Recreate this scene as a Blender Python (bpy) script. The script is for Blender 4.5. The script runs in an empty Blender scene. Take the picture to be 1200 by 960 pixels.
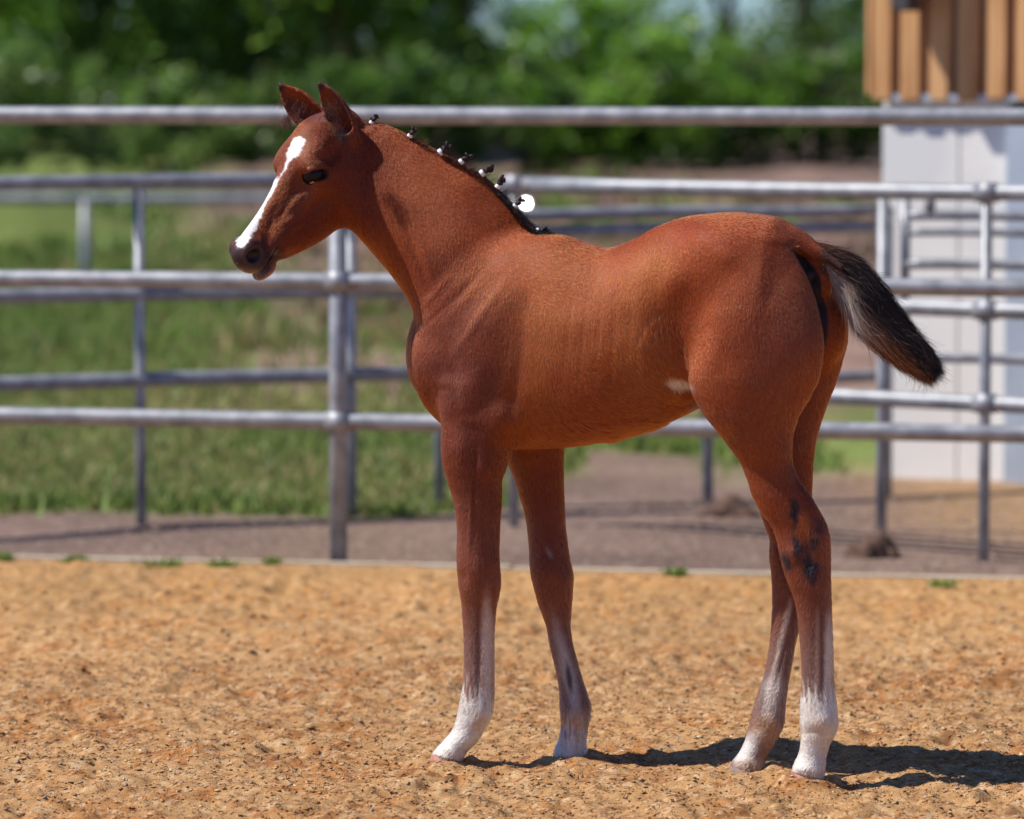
import bpy, bmesh, math, random
import numpy as np
import openvdb
from mathutils import Vector, Matrix

S = bpy.context.scene
COL = S.collection
R = math.radians

# ------------------------------------------------------------------ camera
FPX = 5064.0                       # focal length in pixels of a 1200 px wide frame
TILT = math.atan((480 - 56) / FPX)
CAMZ = 1.5
cam_d = bpy.data.cameras.new("camera")
cam = bpy.data.objects.new("camera", cam_d)
COL.objects.link(cam)
cam.location = (0, 0, CAMZ)
cam.rotation_euler = (math.pi / 2 - TILT, 0, 0)
cam_d.sensor_width = 36
cam_d.lens = 36 * FPX / 1200
cam_d.clip_start = 0.1
cam_d.clip_end = 3000
cam_d.dof.use_dof = True
cam_d.dof.focus_distance = 8.98
cam_d.dof.aperture_fstop = 2.9
S.camera = cam

# ------------------------------------------------------------------ sky, sun, exposure
SUN_EL = 54.0
SUN_AZ = -95.0                     # degrees from +Y (view direction), negative = to the left
sd = Vector((math.sin(R(SUN_AZ)) * math.cos(R(SUN_EL)), math.cos(R(SUN_AZ)) * math.cos(R(SUN_EL)), math.sin(R(SUN_EL))))
world = bpy.data.worlds.new("World")
S.world = world
world.use_nodes = True
wn = world.node_tree.nodes
wl = world.node_tree.links
bg = wn["Background"]
sky = wn.new("ShaderNodeTexSky")
sky.sky_type = 'NISHITA'
sky.sun_disc = False
sky.sun_elevation = R(SUN_EL)
sky.sun_rotation = R(SUN_AZ)
sky.air_density = 1.0
sky.dust_density = 0.1
sky.ozone_density = 4.0
sky.altitude = 1200
tint = wn.new("ShaderNodeMixRGB"); tint.blend_type = 'MULTIPLY'; tint.inputs[0].default_value = 1.0; tint.inputs[2].default_value = (.56, .76, 1.08, 1)
wl.new(sky.outputs[0], tint.inputs[1]); wl.new(tint.outputs[0], bg.inputs[0])
bg.inputs[1].default_value = 0.092
sun_d = bpy.data.lights.new("sun", 'SUN')
sun_d.energy = 4.7
sun_d.angle = R(0.5)
sun_d.color = (1.0, 0.955, 0.89)
sun = bpy.data.objects.new("sun", sun_d)
COL.objects.link(sun)
sun.rotation_euler = sd.to_track_quat('Z', 'Y').to_euler()
S.view_settings.view_transform = 'Standard'
S.view_settings.look = 'None'
S.view_settings.exposure = 0.28
S.view_settings.gamma = 1.0
S.cycles.use_denoising = True
S.cycles.max_bounces = 8
S.cycles.diffuse_bounces = 3
S.cycles.glossy_bounces = 3
S.cycles.transmission_bounces = 6
S.cycles.transparent_max_bounces = 8
S.cycles.sample_clamp_indirect = 6
S.cycles.use_adaptive_sampling = False
S.cycles_curves.shape = 'RIBBONS'
S.cycles_curves.subdivisions = 1

# ------------------------------------------------------------------ projection helpers (used to lay things out at their own distance)
CT, ST = math.cos(TILT), math.sin(TILT)


def P(px, py, Y):
    """point at distance Y that the photograph shows at (px, py)"""
    a = (px - 600) / FPX
    b = (480 - py) / FPX
    dy = CT + b * ST
    dz = -ST + b * CT
    return np.array((a * Y / dy, Y, CAMZ + dz * Y / dy))


def G(px, py, z=0.0):
    """ground point under a pixel"""
    a = (px - 600) / FPX
    b = (480 - py) / FPX
    dy = CT + b * ST
    dz = -ST + b * CT
    t = (z - CAMZ) / dz
    return np.array((a * t, dy * t, z))


def proj(v):
    x, y, z = v[:, 0], v[:, 1], v[:, 2] - CAMZ
    d = y * CT - z * ST
    u = y * ST + z * CT
    return np.stack((600 + FPX * x / d, 480 - FPX * u / d), 1)


# ------------------------------------------------------------------ object helpers
def tag(o, label=None, cat=None, group=None, kind=None):
    if label: o['label'] = label
    if cat: o['category'] = cat
    if group: o['group'] = group
    if kind: o['kind'] = kind
    return o


def empty(name, loc, label=None, cat=None, group=None):
    o = bpy.data.objects.new(name, None)
    COL.objects.link(o)
    o.location = loc
    o.empty_display_size = 0.1
    return tag(o, label, cat, group)


def link(name, me, mat, parent=None, smooth=False):
    o = bpy.data.objects.new(name, me)
    COL.objects.link(o)
    if mat and not me.materials: me.materials.append(mat)
    if parent is not None:
        o.parent = parent
        o.location = -Vector(parent.location) if parent.parent is None else (0, 0, 0)
    if smooth:
        me.polygons.foreach_set('use_smooth', np.ones(len(me.polygons), bool))
    return o


def mesh_np(name, verts, faces, smooth=False):
    """verts (n,3) array, faces (m,k) array of one size or a list"""
    me = bpy.data.meshes.new(name)
    if isinstance(faces, np.ndarray):
        k = faces.shape[1]
        me.vertices.add(len(verts))
        me.vertices.foreach_set('co', np.asarray(verts, np.float32).ravel())
        me.loops.add(faces.size)
        me.loops.foreach_set('vertex_index', faces.astype(np.int32).ravel())
        me.polygons.add(len(faces))
        me.polygons.foreach_set('loop_start', np.arange(0, faces.size, k, dtype=np.int32))
        me.polygons.foreach_set('loop_total', np.full(len(faces), k, np.int32))
        me.update(calc_edges=True)
        me.validate()
    else:
        me.from_pydata([tuple(v) for v in verts], [], faces)
    if smooth:
        me.polygons.foreach_set('use_smooth', np.ones(len(me.polygons), bool))
    return me


class MB:
    """collects boxes and tubes into one mesh"""
    def __init__(s):
        s.v = []; s.f = []

    def add(s, vs, fs):
        n = len(s.v)
        s.v += [tuple(v) for v in vs]
        s.f += [tuple(i + n for i in f) for f in fs]

    def box(s, c, size, rz=0.0, bev=0.0):
        bm = bmesh.new()
        bmesh.ops.create_cube(bm, size=1)
        bmesh.ops.scale(bm, vec=size, verts=bm.verts)
        if bev: bmesh.ops.bevel(bm, geom=list(bm.edges), offset=bev, segments=2, affect='EDGES')
        bmesh.ops.rotate(bm, matrix=Matrix.Rotation(rz, 3, 'Z'), verts=bm.verts)
        bmesh.ops.translate(bm, vec=tuple(c), verts=bm.verts)
        bm.verts.index_update()
        s.add([v.co for v in bm.verts], [[v.index for v in f.verts] for f in bm.faces])
        bm.free()
        return s

    def tube(s, pts, rads, n=16, cap=True):
        pts = [Vector(p) for p in pts]
        rings = []
        ref = None
        for i, p in enumerate(pts):
            a = pts[max(i - 1, 0)]; b = pts[min(i + 1, len(pts) - 1)]
            t = (b - a).normalized()
            if ref is None:
                ref = Vector((0, 0, 1)) if abs(t.z) < .9 else Vector((1, 0, 0))
            u = t.cross(ref).normalized(); w = u.cross(t).normalized()
            ref = w
            r = rads[i] if hasattr(rads, '__len__') else rads
            rings.append([p + (u * math.cos(2 * math.pi * k / n) + w * math.sin(2 * math.pi * k / n)) * r for k in range(n)])
        vs = [v for r_ in rings for v in r_]
        fs = []
        for i in range(len(rings) - 1):
            for k in range(n):
                k2 = (k + 1) % n
                fs.append((i * n + k, i * n + k2, (i + 1) * n + k2, (i + 1) * n + k))
        if cap:
            fs.append(tuple(range(n - 1, -1, -1)))
            fs.append(tuple((len(rings) - 1) * n + k for k in range(n)))
        s.add(vs, fs)
        return s

    def build(s, name, mat, parent=None, smooth=False):
        me = bpy.data.meshes.new(name)
        me.from_pydata(s.v, [], s.f)
        bm = bmesh.new(); bm.from_mesh(me)
        bmesh.ops.recalc_face_normals(bm, faces=bm.faces)
        bm.to_mesh(me); bm.free()
        if smooth:
            me.polygons.foreach_set('use_smooth', [len(p.vertices) <= 4 for p in me.polygons])
        return link(name, me, mat, parent)


# ------------------------------------------------------------------ material helpers
def mat_new(name):
    m = bpy.data.materials.new(name)
    m.use_nodes = True
    nt = m.node_tree
    return m, nt.nodes, nt.links, nt.nodes["Principled BSDF"]


def noise_mat(name, c1, c2, scale=8.0, detail=6.0, rough=0.8, metallic=0.0, bump=0.0, bscale=None, c3=None, s3=2.0, spec=0.5, lo=.35, hi=.65, stretch=None):
    m, n, l, b = mat_new(name)
    tc = n.new("ShaderNodeTexCoord")
    src = tc.outputs['Object']
    if stretch:
        mp = n.new("ShaderNodeMapping"); mp.inputs['Scale'].default_value = stretch
        l.new(src, mp.inputs[0]); src = mp.outputs[0]
    nz = n.new("ShaderNodeTexNoise"); nz.inputs['Scale'].default_value = scale; nz.inputs['Detail'].default_value = detail
    l.new(src, nz.inputs['Vector'])
    cr = n.new("ShaderNodeValToRGB")
    cr.color_ramp.elements[0].position = lo; cr.color_ramp.elements[0].color = (*c1, 1)
    cr.color_ramp.elements[1].position = hi; cr.color_ramp.elements[1].color = (*c2, 1)
    l.new(nz.outputs[0], cr.inputs[0])
    out = cr.outputs[0]
    if c3:
        n3 = n.new("ShaderNodeTexNoise"); n3.inputs['Scale'].default_value = s3; n3.inputs['Detail'].default_value = 4
        l.new(src, n3.inputs['Vector'])
        r3 = n.new("ShaderNodeValToRGB"); r3.color_ramp.elements[0].position = .48; r3.color_ramp.elements[1].position = .62
        l.new(n3.outputs[0], r3.inputs[0])
        mx = n.new("ShaderNodeMixRGB"); mx.inputs[2].default_value = (*c3, 1)
        l.new(r3.outputs[0], mx.inputs[0]); l.new(out, mx.inputs[1]); out = mx.outputs[0]
    l.new(out, b.inputs['Base Color'])
    b.inputs['Roughness'].default_value = rough
    b.inputs['Metallic'].default_value = metallic
    b.inputs['Specular IOR Level'].default_value = spec
    if bump:
        nb = n.new("ShaderNodeTexNoise"); nb.inputs['Scale'].default_value = bscale or scale * 3; nb.inputs['Detail'].default_value = 5
        l.new(src, nb.inputs['Vector'])
        bp = n.new("ShaderNodeBump"); bp.inputs['Strength'].default_value = 1; bp.inputs['Distance'].default_value = bump
        l.new(nb.outputs[0], bp.inputs['Height']); l.new(bp.outputs[0], b.inputs['Normal'])
    return m


def attr_mat(name, rough=0.6, spec=0.3, bump=0.0, bscale=300, sheen=0.0, trans=0.0, vary=0.0, vscale=60):
    m, n, l, b = mat_new(name)
    at = n.new("ShaderNodeAttribute"); at.attribute_name = "Col"
    out = at.outputs[0]
    if vary:
        tc = n.new("ShaderNodeTexCoord")
        nz = n.new("ShaderNodeTexNoise"); nz.inputs['Scale'].default_value = vscale; nz.inputs['Detail'].default_value = 5
        l.new(tc.outputs['Object'], nz.inputs['Vector'])
        mr = n.new("ShaderNodeMapRange"); mr.inputs[1].default_value = .3; mr.inputs[2].default_value = .7
        mr.inputs[3].default_value = 1 - vary; mr.inputs[4].default_value = 1 + vary
        l.new(nz.outputs[0], mr.inputs[0])
        mx = n.new("ShaderNodeVectorMath"); mx.operation = 'SCALE'
        l.new(out, mx.inputs[0]); l.new(mr.outputs[0], mx.inputs['Scale']); out = mx.outputs[0]
    l.new(out, b.inputs['Base Color'])
    b.inputs['Roughness'].default_value = rough
    b.inputs['Specular IOR Level'].default_value = spec
    b.inputs['Sheen Weight'].default_value = sheen
    if bump:
        tc = n.new("ShaderNodeTexCoord")
        nb = n.new("ShaderNodeTexNoise"); nb.inputs['Scale'].default_value = bscale; nb.inputs['Detail'].default_value = 4
        l.new(tc.outputs['Object'], nb.inputs['Vector'])
        bp = n.new("ShaderNodeBump"); bp.inputs['Distance'].default_value = bump
        l.new(nb.outputs[0], bp.inputs['Height']); l.new(bp.outputs[0], b.inputs['Normal'])
    if trans:
        tr = n.new("ShaderNodeBsdfTranslucent"); l.new(out, tr.inputs[0])
        ms = n.new("ShaderNodeMixShader"); ms.inputs[0].default_value = trans
        l.new(b.outputs[0], ms.inputs[1]); l.new(tr.outputs[0], ms.inputs[2])
        l.new(ms.outputs[0], n["Material Output"].inputs[0])
    return m


def set_col(me, col, domain='POINT'):
    a = me.attributes.new("Col", 'FLOAT_COLOR', domain)
    c = np.ones((len(col), 4), np.float32); c[:, :3] = col
    a.data.foreach_set('color', c.ravel())


def vnoise(x, y, seed, freq):
    """smooth value noise, 2D arrays"""
    rs = np.random.RandomState(seed)
    T = rs.rand(256, 256).astype(np.float32)
    x = x * freq + 1000.37; y = y * freq + 1000.71
    xi = np.floor(x).astype(int); yi = np.floor(y).astype(int)
    fx = x - xi; fy = y - yi
    fx = fx * fx * (3 - 2 * fx); fy = fy * fy * (3 - 2 * fy)
    a = T[xi & 255, yi & 255]; b = T[(xi + 1) & 255, yi & 255]
    c = T[xi & 255, (yi + 1) & 255]; d = T[(xi + 1) & 255, (yi + 1) & 255]
    return (a * (1 - fx) + b * fx) * (1 - fy) + (c * (1 - fx) + d * fx) * fy


def sstep(a, b, x):
    t = np.clip((x - a) / (b - a), 0, 1)
    return t * t * (3 - 2 * t)

# =================================================================== THE PLACE
rs = np.random.RandomState(5)
# ---- terrain beyond the arena: path, grass, rising bank ; one sheet to the horizon
M_path = noise_mat("path_dirt", (.155, .108, .085), (.255, .190, .155), scale=5, rough=.95, c3=(.30, .19, .10), s3=.55, bump=.01, bscale=30)


def ground_z(x, y):
    """height of the land beyond the arena"""
    z = -.055 + 0 * x
    z = z + .16 * sstep(19, 25, y) * (vnoise(x, y, 60, .35) * .6 + .7)
    z = z + .42 * sstep(23.5, 28.5, y + vnoise(x, y, 61, .4) * 1.6)
    z = z + (vnoise(x, y, 62, 1.4) - .5) * .03 + (vnoise(x, y, 63, .5) - .5) * .05 * sstep(14.5, 17, y)
    z = z + (vnoise(x, y, 64, 1.1) - .5) * .22 * sstep(22, 25, y)
    return z


KX = np.array([-30, -1.53, 1.5, 30.]); KY = np.array([17.6, 12.72, 12.20, 7.4])      # the kerb line between arena and path


def kerb_y(x): return np.interp(x, KX, KY)


gxs = np.concatenate([np.array([-900, -400, -150, -70, -40, -25]), np.arange(-16, 16.01, .16), np.array([25, 40, 70, 150, 400, 900])])
gt = np.concatenate([np.array([.02, .06, .12]), np.arange(.2, 20, .14), np.array([21, 23, 26, 30, 36, 45, 60, 90, 150, 300, 700, 1500])])
GX, GT = np.meshgrid(gxs, gt)
GY = kerb_y(np.clip(GX, -16, 16)) + GT
vz = ground_z(GX, GY)
V = np.stack((GX.ravel(), GY.ravel(), vz.ravel()), 1)
nx = len(gxs); ny = len(gt)
ii, jj = np.meshgrid(np.arange(nx - 1), np.arange(ny - 1))
b0 = (jj * nx + ii).ravel()
F = np.stack((b0, b0 + 1, b0 + nx + 1, b0 + nx), 1)
me = mesh_np("ground", V, F, True)
# colour: gravelly path, grass, brown bank
x_, y_ = V[:, 0], V[:, 1]
n1 = vnoise(x_, y_, 70, .8); n2 = vnoise(x_, y_, 71, 3.0); n3 = vnoise(x_, y_, 72, .3)
pathc = np.array((.185, .125, .098)) * (.75 + .5 * n2[:, None])
pathc = pathc * (1 - sstep(.5, .75, n1)[:, None] * .5) + np.array((.30, .20, .12)) * sstep(.5, .75, n1)[:, None] * .5
wall_side = sstep(1.0, 1.6, x_) * sstep(13.4, 14.4, y_)
pathc = pathc * (1 - wall_side[:, None] * .7) + np.array((.33, .20, .095)) * wall_side[:, None] * .7
grassc = np.array((.15, .19, .05)) * (.7 + .6 * n2[:, None]); grassc = grassc * (1 - (n1[:, None] > .62) * .4) + np.array((.19, .175, .05)) * (n1[:, None] > .62) * .4
bankc = np.array((.215, .14, .11)) * (.6 + .8 * n2[:, None])
gedge = np.interp(x_, [-16, -1.2, -.4, .0, .35, .8, 1.6, 16], [14.3, 14.25, 14.55, 14.9, 16.3, 15.4, 15.6, 15.8])
wg = sstep(-.35, .35, y_ - gedge + (n1 - .5) * 1.6 + (n2 - .5) * .5)
wb = sstep(-1, 1, y_ - 18.6 + (n1 - .5) * 2.0) * sstep(-2.6, -1.5, x_ * 1.0 + (n3 - .5) * 1.2)
cg = pathc * (1 - wg[:, None]) + grassc * wg[:, None]
cg = cg * (1 - wb[:, None]) + bankc * wb[:, None]
set_col(me, cg)
M_land = attr_mat("land", rough=.95, spec=.15, bump=.012, bscale=28, vary=.30, vscale=26)
tag(link('ground', me, M_land), kind='structure')

# ---- arena: sand and wood fibre, a height field with real clods
def sand_z(x, y):
    z = (vnoise(x, y, 80, 1.1) - .5) * .022 + (vnoise(x, y, 81, 3.3) - .5) * .012
    cl = vnoise(x, y, 82, 9.0); z = z + np.maximum(cl - .50, 0) * .026; cl = vnoise(x, y, 182, 17.0) * vnoise(x, y, 183, 5.0); z = z + np.maximum(cl - .36, 0) * .040 - np.maximum(.12 - cl, 0) * .05
    z = z + (vnoise(x, y, 83, 26) - .5) * .010 + (vnoise(x, y, 84, 50) - .5) * .010 + (vnoise(x, y, 85, 95) - .5) * .005
    p = vnoise(x, y, 86, 30); z = z - np.maximum(.25 - p, 0) * .015
    for hx, hy, hr, ha in PRINTS:
        dx = x - hx; dy = y - hy; rr = np.sqrt(dx * dx + dy * dy) / hr
        z = z - .016 * (1 - sstep(.55, 1.0, rr)) * ha + .009 * np.exp(-((rr - 1.25) / .22) ** 2) * ha
    # sheltered feet: keep the level right under the hooves
    for fx, fy in FEET:
        w = np.exp(-((x - fx) ** 2 + (y - fy) ** 2) / .055 ** 2)
        z = z * (1 - w) + (.013 + (vnoise(x, y, 84, 47) - .5) * .012) * w
        rr = np.sqrt((x - fx) ** 2 + (y - fy) ** 2)
        z = z + .010 * np.exp(-((rr - .055) / .018) ** 2) * (.4 + 1.2 * vnoise(x, y, 87, 28))
    z = z - .010
    kd = kerb_y(x) - y
    z = z * sstep(-.02, .30, kd) - .010 * (1 - sstep(0, .30, kd)) + (.006 + .020 * vnoise(x, y, 188, 2.6) ** 2 + .008 * vnoise(x, y, 189, 11)) * (1 - sstep(0, .22, kd)) * (vnoise(x, y, 88, 2.2) * .8)
    return z


def G0(px, py):
    a = (px - 600) / FPX; b = (480 - py) / FPX
    t = CAMZ / (ST - b * CT)
    return a * t, (CT + b * ST) * t


FEET = [G0(522, 891), G0(668, 889), G0(945, 913), G0(876, 904)]
_r = np.random.RandomState(23)
PRINTS = [(float(a), float(b), float(c), float(d)) for a, b, c, d in zip(_r.uniform(-1.5, 1.5, 46), _r.uniform(8.3, 12.2, 46), _r.uniform(.038, .062, 46), _r.uniform(.4, 1.1, 46)) if all(math.hypot(a - f[0], b - f[1]) > .16 for f in FEET)]
ys_near = np.concatenate([np.arange(8.0, 10.2, .0085), np.arange(10.2, 11.4, .013), np.arange(11.4, 12.9, .02)])
xg = np.arange(-1.62, 1.62, .0085)
tY = (ys_near - 8.0) / 4.9
AXg, AY = np.meshgrid(xg, tY)
KYg = kerb_y(AXg)
AYw = 8.0 + AY * (KYg - .012 - 8.0)
AZ = sand_z(AXg, AYw)
V = np.stack((AXg.ravel(), AYw.ravel(), AZ.ravel()), 1)
nx = len(xg); ny = len(tY)
ii, jj = np.meshgrid(np.arange(nx - 1), np.arange(ny - 1)); b0 = (jj * nx + ii).ravel()
F = np.stack((b0, b0 + 1, b0 + nx + 1, b0 + nx), 1)
# the wide rest of the arena floor, coarser, meeting the fine patch edge to edge
me = mesh_np("arena_sand", V, F, True)


def sand_col(x, y, z):
    a = vnoise(x, y, 90, 6); b = vnoise(x, y, 91, 28); c = vnoise(x, y, 92, 70); d = vnoise(x, y, 93, 1.3); e = vnoise(x, y, 94, 150)
    base = np.array((.43, .24, .10)); pale = np.array((.55, .375, .21)); org = np.array((.38, .162, .050)); drk = np.array((.16, .075, .038))
    k = sstep(.48, .75, a * .5 + b * .5)[:, None]; m = base * (1 - k) + org * k
    k = sstep(.55, .82, c * .6 + e * .4)[:, None]; m = m * (1 - k) + pale * k
    k = sstep(.60, .85, b * .3 + (1 - c) * .7)[:, None] * .7; m = m * (1 - k) + drk * k
    m = m * (.90 + .22 * d[:, None])
    far = sstep(10.2, 12.2, y)[:, None] * .45
    return m * (1 - far) + np.array((.47, .265, .10)) * (.80 + .4 * a[:, None]) * far


set_col(me, sand_col(V[:, 0], V[:, 1], V[:, 2]))
M_sand = attr_mat("sand", rough=.95, spec=.12, bump=.0022, bscale=420, vary=.28, vscale=330)
arena = link('arena_floor', me, M_sand); tag(arena, kind='structure')
# outer arena sheets
vs = []; fs = []
def quadgrid(x0, x1, f0, f1, nx_, ny_):
    n0 = len(vs)
    for j in range(ny_ + 1):
        for i in range(nx_ + 1):
            x = x0 + (x1 - x0) * i / nx_
            ya, yb = f0, f1
            ya = 8.0 if f0 is None else f0
            yb = (float(kerb_y(np.array([x]))[0]) - .012) if f1 is None else f1
            y = ya + (yb - ya) * j / ny_
            vs.append((x, y, -.004))
    for j in range(ny_):
        for i in range(nx_):
            a = n0 + j * (nx_ + 1) + i
            fs.append((a, a + 1, a + nx_ + 2, a + nx_ + 1))
quadgrid(-30, -1.615, 8.0, None, 60, 20)
quadgrid(1.615, 30, 7.0, None, 60, 20)
quadgrid(-30, 1.615, -30, 8.003, 40, 40)
quadgrid(1.615, 30, -30, 7.0, 30, 40)
vv = np.array(vs, float)
vv[:, 2] = np.clip(-.012 + (vnoise(vv[:, 0], vv[:, 1], 80, 1.1) - .5) * .02, -.03, .01)
me = mesh_np("arena_outer", vv, np.array(fs, np.int64), True)
set_col(me, np.tile((.40, .21, .08), (len(vv), 1)))
o2 = link('arena_outer_floor', me, M_sand); tag(o2, kind='structure')

# ---- loose chips, fibres and crumbs on the sand
def scatter_chips(n, y0, y1, smin_, smax_, seed):
    r = np.random.RandomState(seed)
    y = y0 + (y1 - y0) * r.rand(n) ** 1.0
    x = r.uniform(-1, 1, n) * (y * .1185 + .10)
    ok = y < kerb_y(x) - .03
    x = x[ok]; y = y[ok]; n = len(x)
    z = sand_z(x, y)
    L_ = smin_ + (smax_ - smin_) * r.rand(n) ** 3.0
    fib = r.rand(n) < .72
    W = L_ * np.where(fib, r.uniform(.10, .22, n), r.uniform(.4, .9, n)); T = L_ * np.where(fib, .10, r.uniform(.15, .38, n))
    L_ = L_ * np.where(fib, 1.7, 1.0)
    base = np.array([(1, 0, 0), (0, 1, 0), (-1, 0, 0), (0, -1, 0), (0, 0, 1), (0, 0, -.6)], float)
    Fb = np.array([(0, 1, 4), (1, 2, 4), (2, 3, 4), (3, 0, 4), (1, 0, 5), (2, 1, 5), (3, 2, 5), (0, 3, 5)])
    B = np.repeat(base[None], n, 0) * (1 + r.normal(0, .22, (n, 6, 3)))
    B = B * np.stack((L_ / 2, W / 2, T / 2), 1)[:, None, :]
    ez = r.rand(n) * 2 * math.pi; ex = r.normal(0, .28, n)
    ca, sa = np.cos(ex), np.sin(ex)
    B = np.stack((B[:, :, 0] * ca[:, None] - B[:, :, 2] * sa[:, None], B[:, :, 1], B[:, :, 0] * sa[:, None] + B[:, :, 2] * ca[:, None]), 2)
    ca, sa = np.cos(ez), np.sin(ez)
    B = np.stack((B[:, :, 0] * ca[:, None] - B[:, :, 1] * sa[:, None], B[:, :, 0] * sa[:, None] + B[:, :, 1] * ca[:, None], B[:, :, 2]), 2)
    B += np.stack((x, y, z + T * .12), 1)[:, None, :]
    Vv = B.reshape(-1, 3); Ff = (Fb[None] + (np.arange(n) * 6)[:, None, None]).reshape(-1, 3)
    pal = np.array([(.42, .21, .08), (.36, .15, .045), (.52, .34, .18), (.60, .44, .28), (.22, .105, .05), (.12, .06, .04), (.34, .24, .18), (.44, .18, .045)])
    ci = r.choice(len(pal), n, p=[.31, .18, .24, .09, .06, .01, .05, .06])
    c = pal[ci] * r.uniform(.8, 1.2, (n, 1))
    return Vv, Ff, np.repeat(c, 6, 0)


parts_ = [scatter_chips(125000, 8.2, 10.6, .0025, .018, 1), scatter_chips(16000, 10.6, 12.7, .006, .026, 2), scatter_chips(500, 8.2, 12.6, .018, .036, 3)]
Vv = []; Ff = []; Cc = []; off_ = 0
for a, b, c in parts_:
    Vv.append(a); Ff.append(b + off_); Cc.append(c); off_ += len(a)
me = mesh_np("wood_chips", np.concatenate(Vv), np.concatenate(Ff))
set_col(me, np.concatenate(Cc))
M_chip = attr_mat("chips", rough=.85, spec=.2, vary=.15, vscale=300)
tag(link('wood_chips', me, M_chip), kind='stuff')

# ---- kerb board
M_kerb = noise_mat("kerb_wood", (.56, .43, .28), (.70, .60, .46), scale=3, rough=.85, stretch=(1, 6, 6), bump=.002, bscale=40)
kerb = empty('arena_kerb', (0, float(kerb_y(np.array([0.]))[0]), -.1), 'low pale board edging the sand arena along the path', 'kerb')
xs_ = np.linspace(-12.4, 12.4, 13)
for i in range(12):
    m = MB(); xa, xb = xs_[i] + .002, xs_[i + 1] - .002
    ya, yb = (float(kerb_y(np.array([t]))[0]) for t in (xa, xb))
    an = math.atan2(yb - ya, xb - xa)
    m.box(((xa + xb) / 2, (ya + yb) / 2 + .018, -.071 + .002 * (i % 3)), (math.hypot(xb - xa, yb - ya), .034, .135), an, .004)
    m.build('board', M_kerb, kerb)

# ---- little weeds along the kerb
M_weed = attr_mat("weed", rough=.6, spec=.3, trans=.35)


def leaf_clump(n, spread, hgt, wid, c, seed, lean=.6):
    """n narrow upright blades, two triangles each"""
    r = np.random.RandomState(seed)
    bx = r.normal(0, spread, n); by = r.normal(0, spread * .7, n)
    an = r.rand(n) * 2 * math.pi; H_ = hgt * r.uniform(.5, 1.2, n); W = wid * r.uniform(.6, 1.3, n)
    lx = r.normal(0, lean, n) * H_ + bx * .3; ly = r.normal(0, lean, n) * H_
    cx, sx = np.cos(an) * W / 2, np.sin(an) * W / 2
    v = np.stack([np.stack((bx - cx, by - sx, 0 * bx), 1), np.stack((bx + cx, by + sx, 0 * bx), 1),
                  np.stack((bx + cx * 1.1 + lx * .5, by + sx * 1.1 + ly * .5, H_ * .6), 1), np.stack((bx - cx * 1.1 + lx * .5, by - sx * 1.1 + ly * .5, H_ * .6), 1),
                  np.stack((bx + lx, by + ly, H_), 1)], 1).reshape(-1, 3)
    k = (np.arange(n) * 5)[:, None]
    f3 = np.concatenate([k + [0, 1, 2], k + [0, 2, 3], k + [3, 2, 4]])
    cc = np.repeat(np.array(c) * r.uniform(.6, 1.4, (n, 1)), 5, 0)
    return v, f3, cc


WEEDS = [(4, 655, 20, 'narrow green weed at the left end of the kerb'), (86, 661, 22, 'small flat green weed behind the sand, leftmost pair of weeds by the kerb'), (190, 661, 44, 'wide low green weed in the sand left of the fence post'),
         (262, 662, 26, 'small rounded green weed by the kerb below the foal\'s nose'), (320, 660, 16, 'tiny green weed on the sand nearest the fence post'), (790, 672, 20, 'small green weed by the kerb between the foal\'s fore and hind legs'),
         (1105, 688, 26, 'small yellow green weed by the kerb below the foal\'s tail')]
for i, (px, py, wpx, lb) in enumerate(WEEDS):
    gx, gy_ = G0(px, py); gy_ = min(gy_, float(kerb_y(np.array([gx]))[0]) - .05)
    sc = wpx * gy_ / FPX
    v, f3, cc = leaf_clump(60, sc * .28, .026, .006, (.20, .30, .055), 100 + i, .5)
    z0 = float(sand_z(np.array([gx]), np.array([gy_]))[0])
    me = mesh_np("weed", v, f3); set_col(me, cc)
    o = link('weed', me, M_weed); o.location = (gx, gy_, z0)
    tag(o, lb, 'weed', 'weeds along the arena kerb')

# ---- grass
def grass_mesh(n, seed):
    r = np.random.RandomState(seed)
    y = 14.2 + (26 - 14.2) * r.rand(n) ** 1.25
    x = r.uniform(-1, 1, n) * (y * .1185 + .7)
    a = vnoise(x, y, 70, .8); b = vnoise(x, y, 71, 3.0)
    ge = np.interp(x, [-16, -1.2, -.4, .0, .35, .8, 1.6, 16], [14.3, 14.25, 14.55, 14.9, 16.3, 15.4, 15.6, 15.8])
    ok = (y - ge + (a - .5) * 1.6 + (b - .5) * .5 + r.normal(0, .12, n) > .05)
    ok &= ~((y + r.normal(0, .6, n) + (a - .5) * 2.0 > 18.4) & (x + r.normal(0, .3, n) > -1.75) & (r.rand(n) > .05))
    ok &= ~((x > 1.22) & (y > 15.1))
    x = x[ok]; y = y[ok]; n = len(x); a = a[ok]
    z = ground_z(x, y) - .004
    Hh = r.uniform(.03, .075, n) * (1 + (y > 19) * .5) * (.6 + .9 * vnoise(x, y, 75, 1.1)); W = r.uniform(.008, .018, n)
    an = r.rand(n) * math.pi; cx, sx = np.cos(an) * W, np.sin(an) * W
    lx = r.normal(0, .45, n) * Hh; ly = r.normal(0, .45, n) * Hh
    v = np.stack([np.stack((x - cx, y - sx, z), 1), np.stack((x + cx, y + sx, z), 1), np.stack((x + lx, y + ly, z + Hh), 1)], 1).reshape(-1, 3)
    f3 = np.arange(n * 3).reshape(-1, 3)
    g = np.array((.20, .275, .065)) * r.uniform(.65, 1.35, (n, 1)); dry = (r.rand(n) < .14 + .3 * (a > .62))[:, None]
    g = np.where(dry, np.array((.42, .36, .15)) * r.uniform(.7, 1.2, (n, 1)), g)
    return v, f3, np.repeat(g, 3, 0)


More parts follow.
